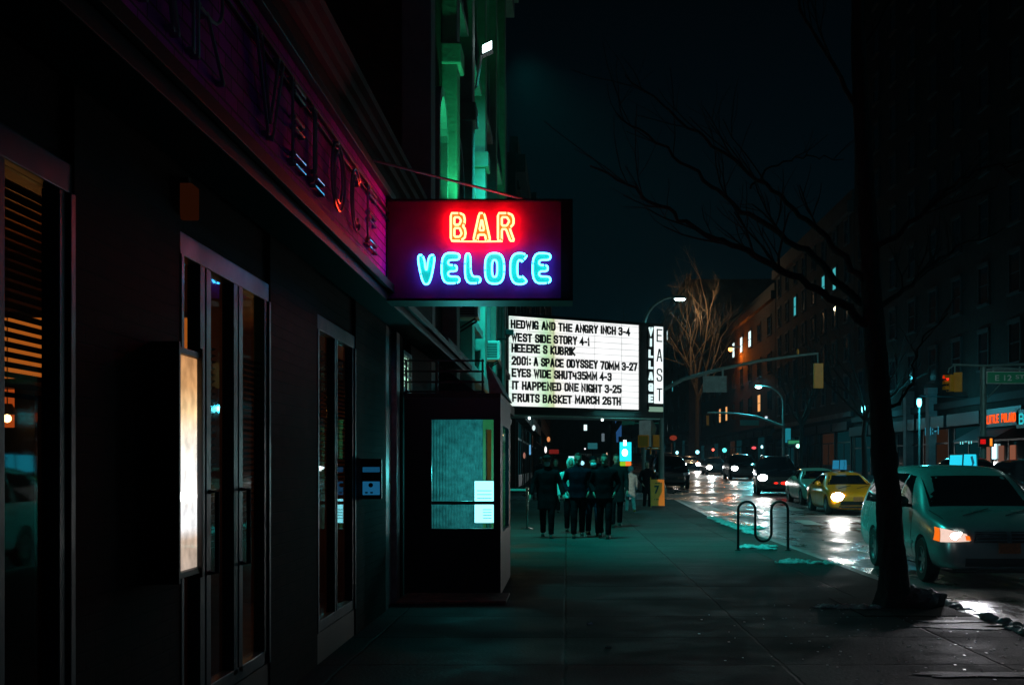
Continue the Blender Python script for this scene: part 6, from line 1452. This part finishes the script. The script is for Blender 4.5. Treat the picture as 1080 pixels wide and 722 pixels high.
# glowing awning bulb on the far orange front
ob = thing('wall_lamp', 'orange floodlight on the far orange lit building front', 'lamp', (21.4, 163.5, 15))
obj('housing', MB().box(21.4, 22.9, 163.3, 163.7, 17.05, 17.3), M['steel'], ob)
obj('lens', MB().ball((21.6, 163.5, 16.85), .3, 10), glow('orange_lens', (1,.35,.08), 6), ob, smooth=True)
# lit clutter along the far left pavement, each a sign of its own
farsigns = [(606, 485, 66, .9, .6, (.55,.95,1), 1.4, 'bright white cyan shop sign behind the walkers'), (575.5, 474, 58, .12, .35, (1,.95,.9), 2.2, 'small white sign light under the marquee near the awning'),
            (578.5, 463, 60, .18, .28, (1,.35,.12), 1.0, 'small orange light under the marquee'), (584, 476, 62, .7, .3, (.7,.05,.04), .25, 'dim red banner under the marquee'),
            (563, 451, 50, .15, .25, (.8,1,1), 1.2, 'small white light right under the marquee soffit'), (652, 455, 80, .6, 1.9, (.05,.22,.6), .35, 'blue vertical shop sign above the cyan kiosk'),
            (647, 462, 84, .4, 2.4, (.3,.6,.65), .22, 'pale tall lit shopfront strip left of the blue sign'), (614, 488, 75, .3, .3, (.35,.8,1), 2.0, 'small bright cyan light behind the beanie wearer'),
            (636, 461, 78, .25, .7, (.5,.7,.8), .25, 'faint grey lit sign over the far pavement'), (625, 470, 74, .8, .5, (.05,.35,.40), .35, 'dim teal shop sign over the far pavement'),
            (559, 474, 54, .10, .6, (.2,.6,1), .9, 'slim blue light strip by the theatre doors'), (553, 480, 53, .12, .3, (.8,.35,.25), .5, 'small pink light by the theatre doors'),
            (617, 473, 82, .12, .12, (1,1,1), 2, 'tiny white light over the far pavement'), (640, 479, 80, .1, .3, (1,.6,.4), 1.0, 'tiny warm light right of the faint grey sign')]
for px, py, d, w, h, c, s_, lab in farsigns:
    w *= .72; h *= .72; s_ *= .75; p = at(px, py, d); t = thing('lit_sign', lab, 'sign', p, 'small lit signs on the far pavement')
    obj('case', MB().box(p.x-w/2-.03, p.x+w/2+.03, d, d+.12, p.z-h/2-.03, p.z+h/2+.03), M['black'], t)
    small = max(w, h) < .3
    if small: obj('face', MB().ball((p.x, d-.05, p.z), w*.62, 12, (1, .6, h/w)), glow('sign_face', c, s_), t, smooth=True)
    else: obj('face', MB().box(p.x-w/2, p.x+w/2, d-.012, d-.002, p.z-h/2, p.z+h/2), glow('sign_face', c, s_), t, bevel=.004)
    obj('bracket', MB().tube([(p.x, d+.06, p.z-h/2-.03), (p.x, d+.06, g(d))], .03, 6), M['steel'], t)
farsigns2 = [(735.5, 476.5, 130, .45, .45, (.3,.9,1), 2.2, 'small cyan light panel above the far headlights'), (752, 474, 128, .3, .3, (1,.12,.08), 2.5, 'small red light above the far headlights'), (764, 474.5, 126, .5, .5, (.1,.8,.75), 1.5, 'small teal light panel right of the red far light'),
             (795, 472, 118, .5, .3, (1,.10,.12), .9, 'pinkish red sign under the far mast arm'), (803.5, 471, 116, .25, .35, (.4,.9,1), 2.0, 'small white cyan light right of the pink sign'), (841.5, 470, 108, .4, .4, (.4,1,.8), 2.6, 'small green white light at the corner of the lower building'),
             (838, 466, 109, 1.1, .3, (.05,.45,.2), .5, 'green lit shop fascia above the small green white light'), (831, 459, 112, .5, 1.3, (.02,.40,.50), .45, 'teal banner beside the far lamp pole'), (808, 440, 112, .3, .25, (.7,.8,.9), .8, 'faint white light pair on the far lamp pole'),
             (714, 477, 95, .25, .3, (.4,.9,1), 1.6, 'small cyan light left of the far headlights'), (710, 461.5, 75, .5, .35, (.45,.06,.03), .3, 'dim red lit sign beside the signal pole')]
for px, py, d, w, h, c, s_, lab in farsigns2:
    p = at(px, py, d); t = thing('lit_sign', lab, 'sign', p, 'small lights along the far avenue')
    obj('case', MB().box(p.x-w/2-.05, p.x+w/2+.05, d, d+.12, p.z-h/2-.05, p.z+h/2+.05), M['black'], t)
    if max(w, h) < .55: obj('face', MB().ball((p.x, d-.06, p.z), w*.45, 14, (1, .6, h/w)), glow('sign_face', c, s_*1.3), t, smooth=True)
    else: obj('face', MB().box(p.x-w/2, p.x+w/2, d-.012, d-.002, p.z-h/2, p.z+h/2), glow('sign_face', c, s_), t)
    obj('bracket', MB().tube([(p.x, d+.06, p.z-h/2-.05), (p.x, d+.06, g(d)-.15)], .04, 6), M['steel'], t)

# ================================================================ AIR
if HAZE > 0:
    hz_m = bpy.data.materials.new('night_haze'); hz_m.use_nodes = True; t_ = hz_m.node_tree; t_.nodes.clear()
    o_ = t_.nodes.new('ShaderNodeOutputMaterial'); v_ = t_.nodes.new('ShaderNodeVolumePrincipled'); v_.inputs['Color'].default_value = (.40,.78,.95,1); v_.inputs['Density'].default_value = HAZE; v_.inputs['Anisotropy'].default_value = .55
    t_.links.new(v_.outputs[0], o_.inputs['Volume'])
    tag(obj('haze', MB().box(-165, 165, -70, 490, -2.0, 62), hz_m), kind='stuff')
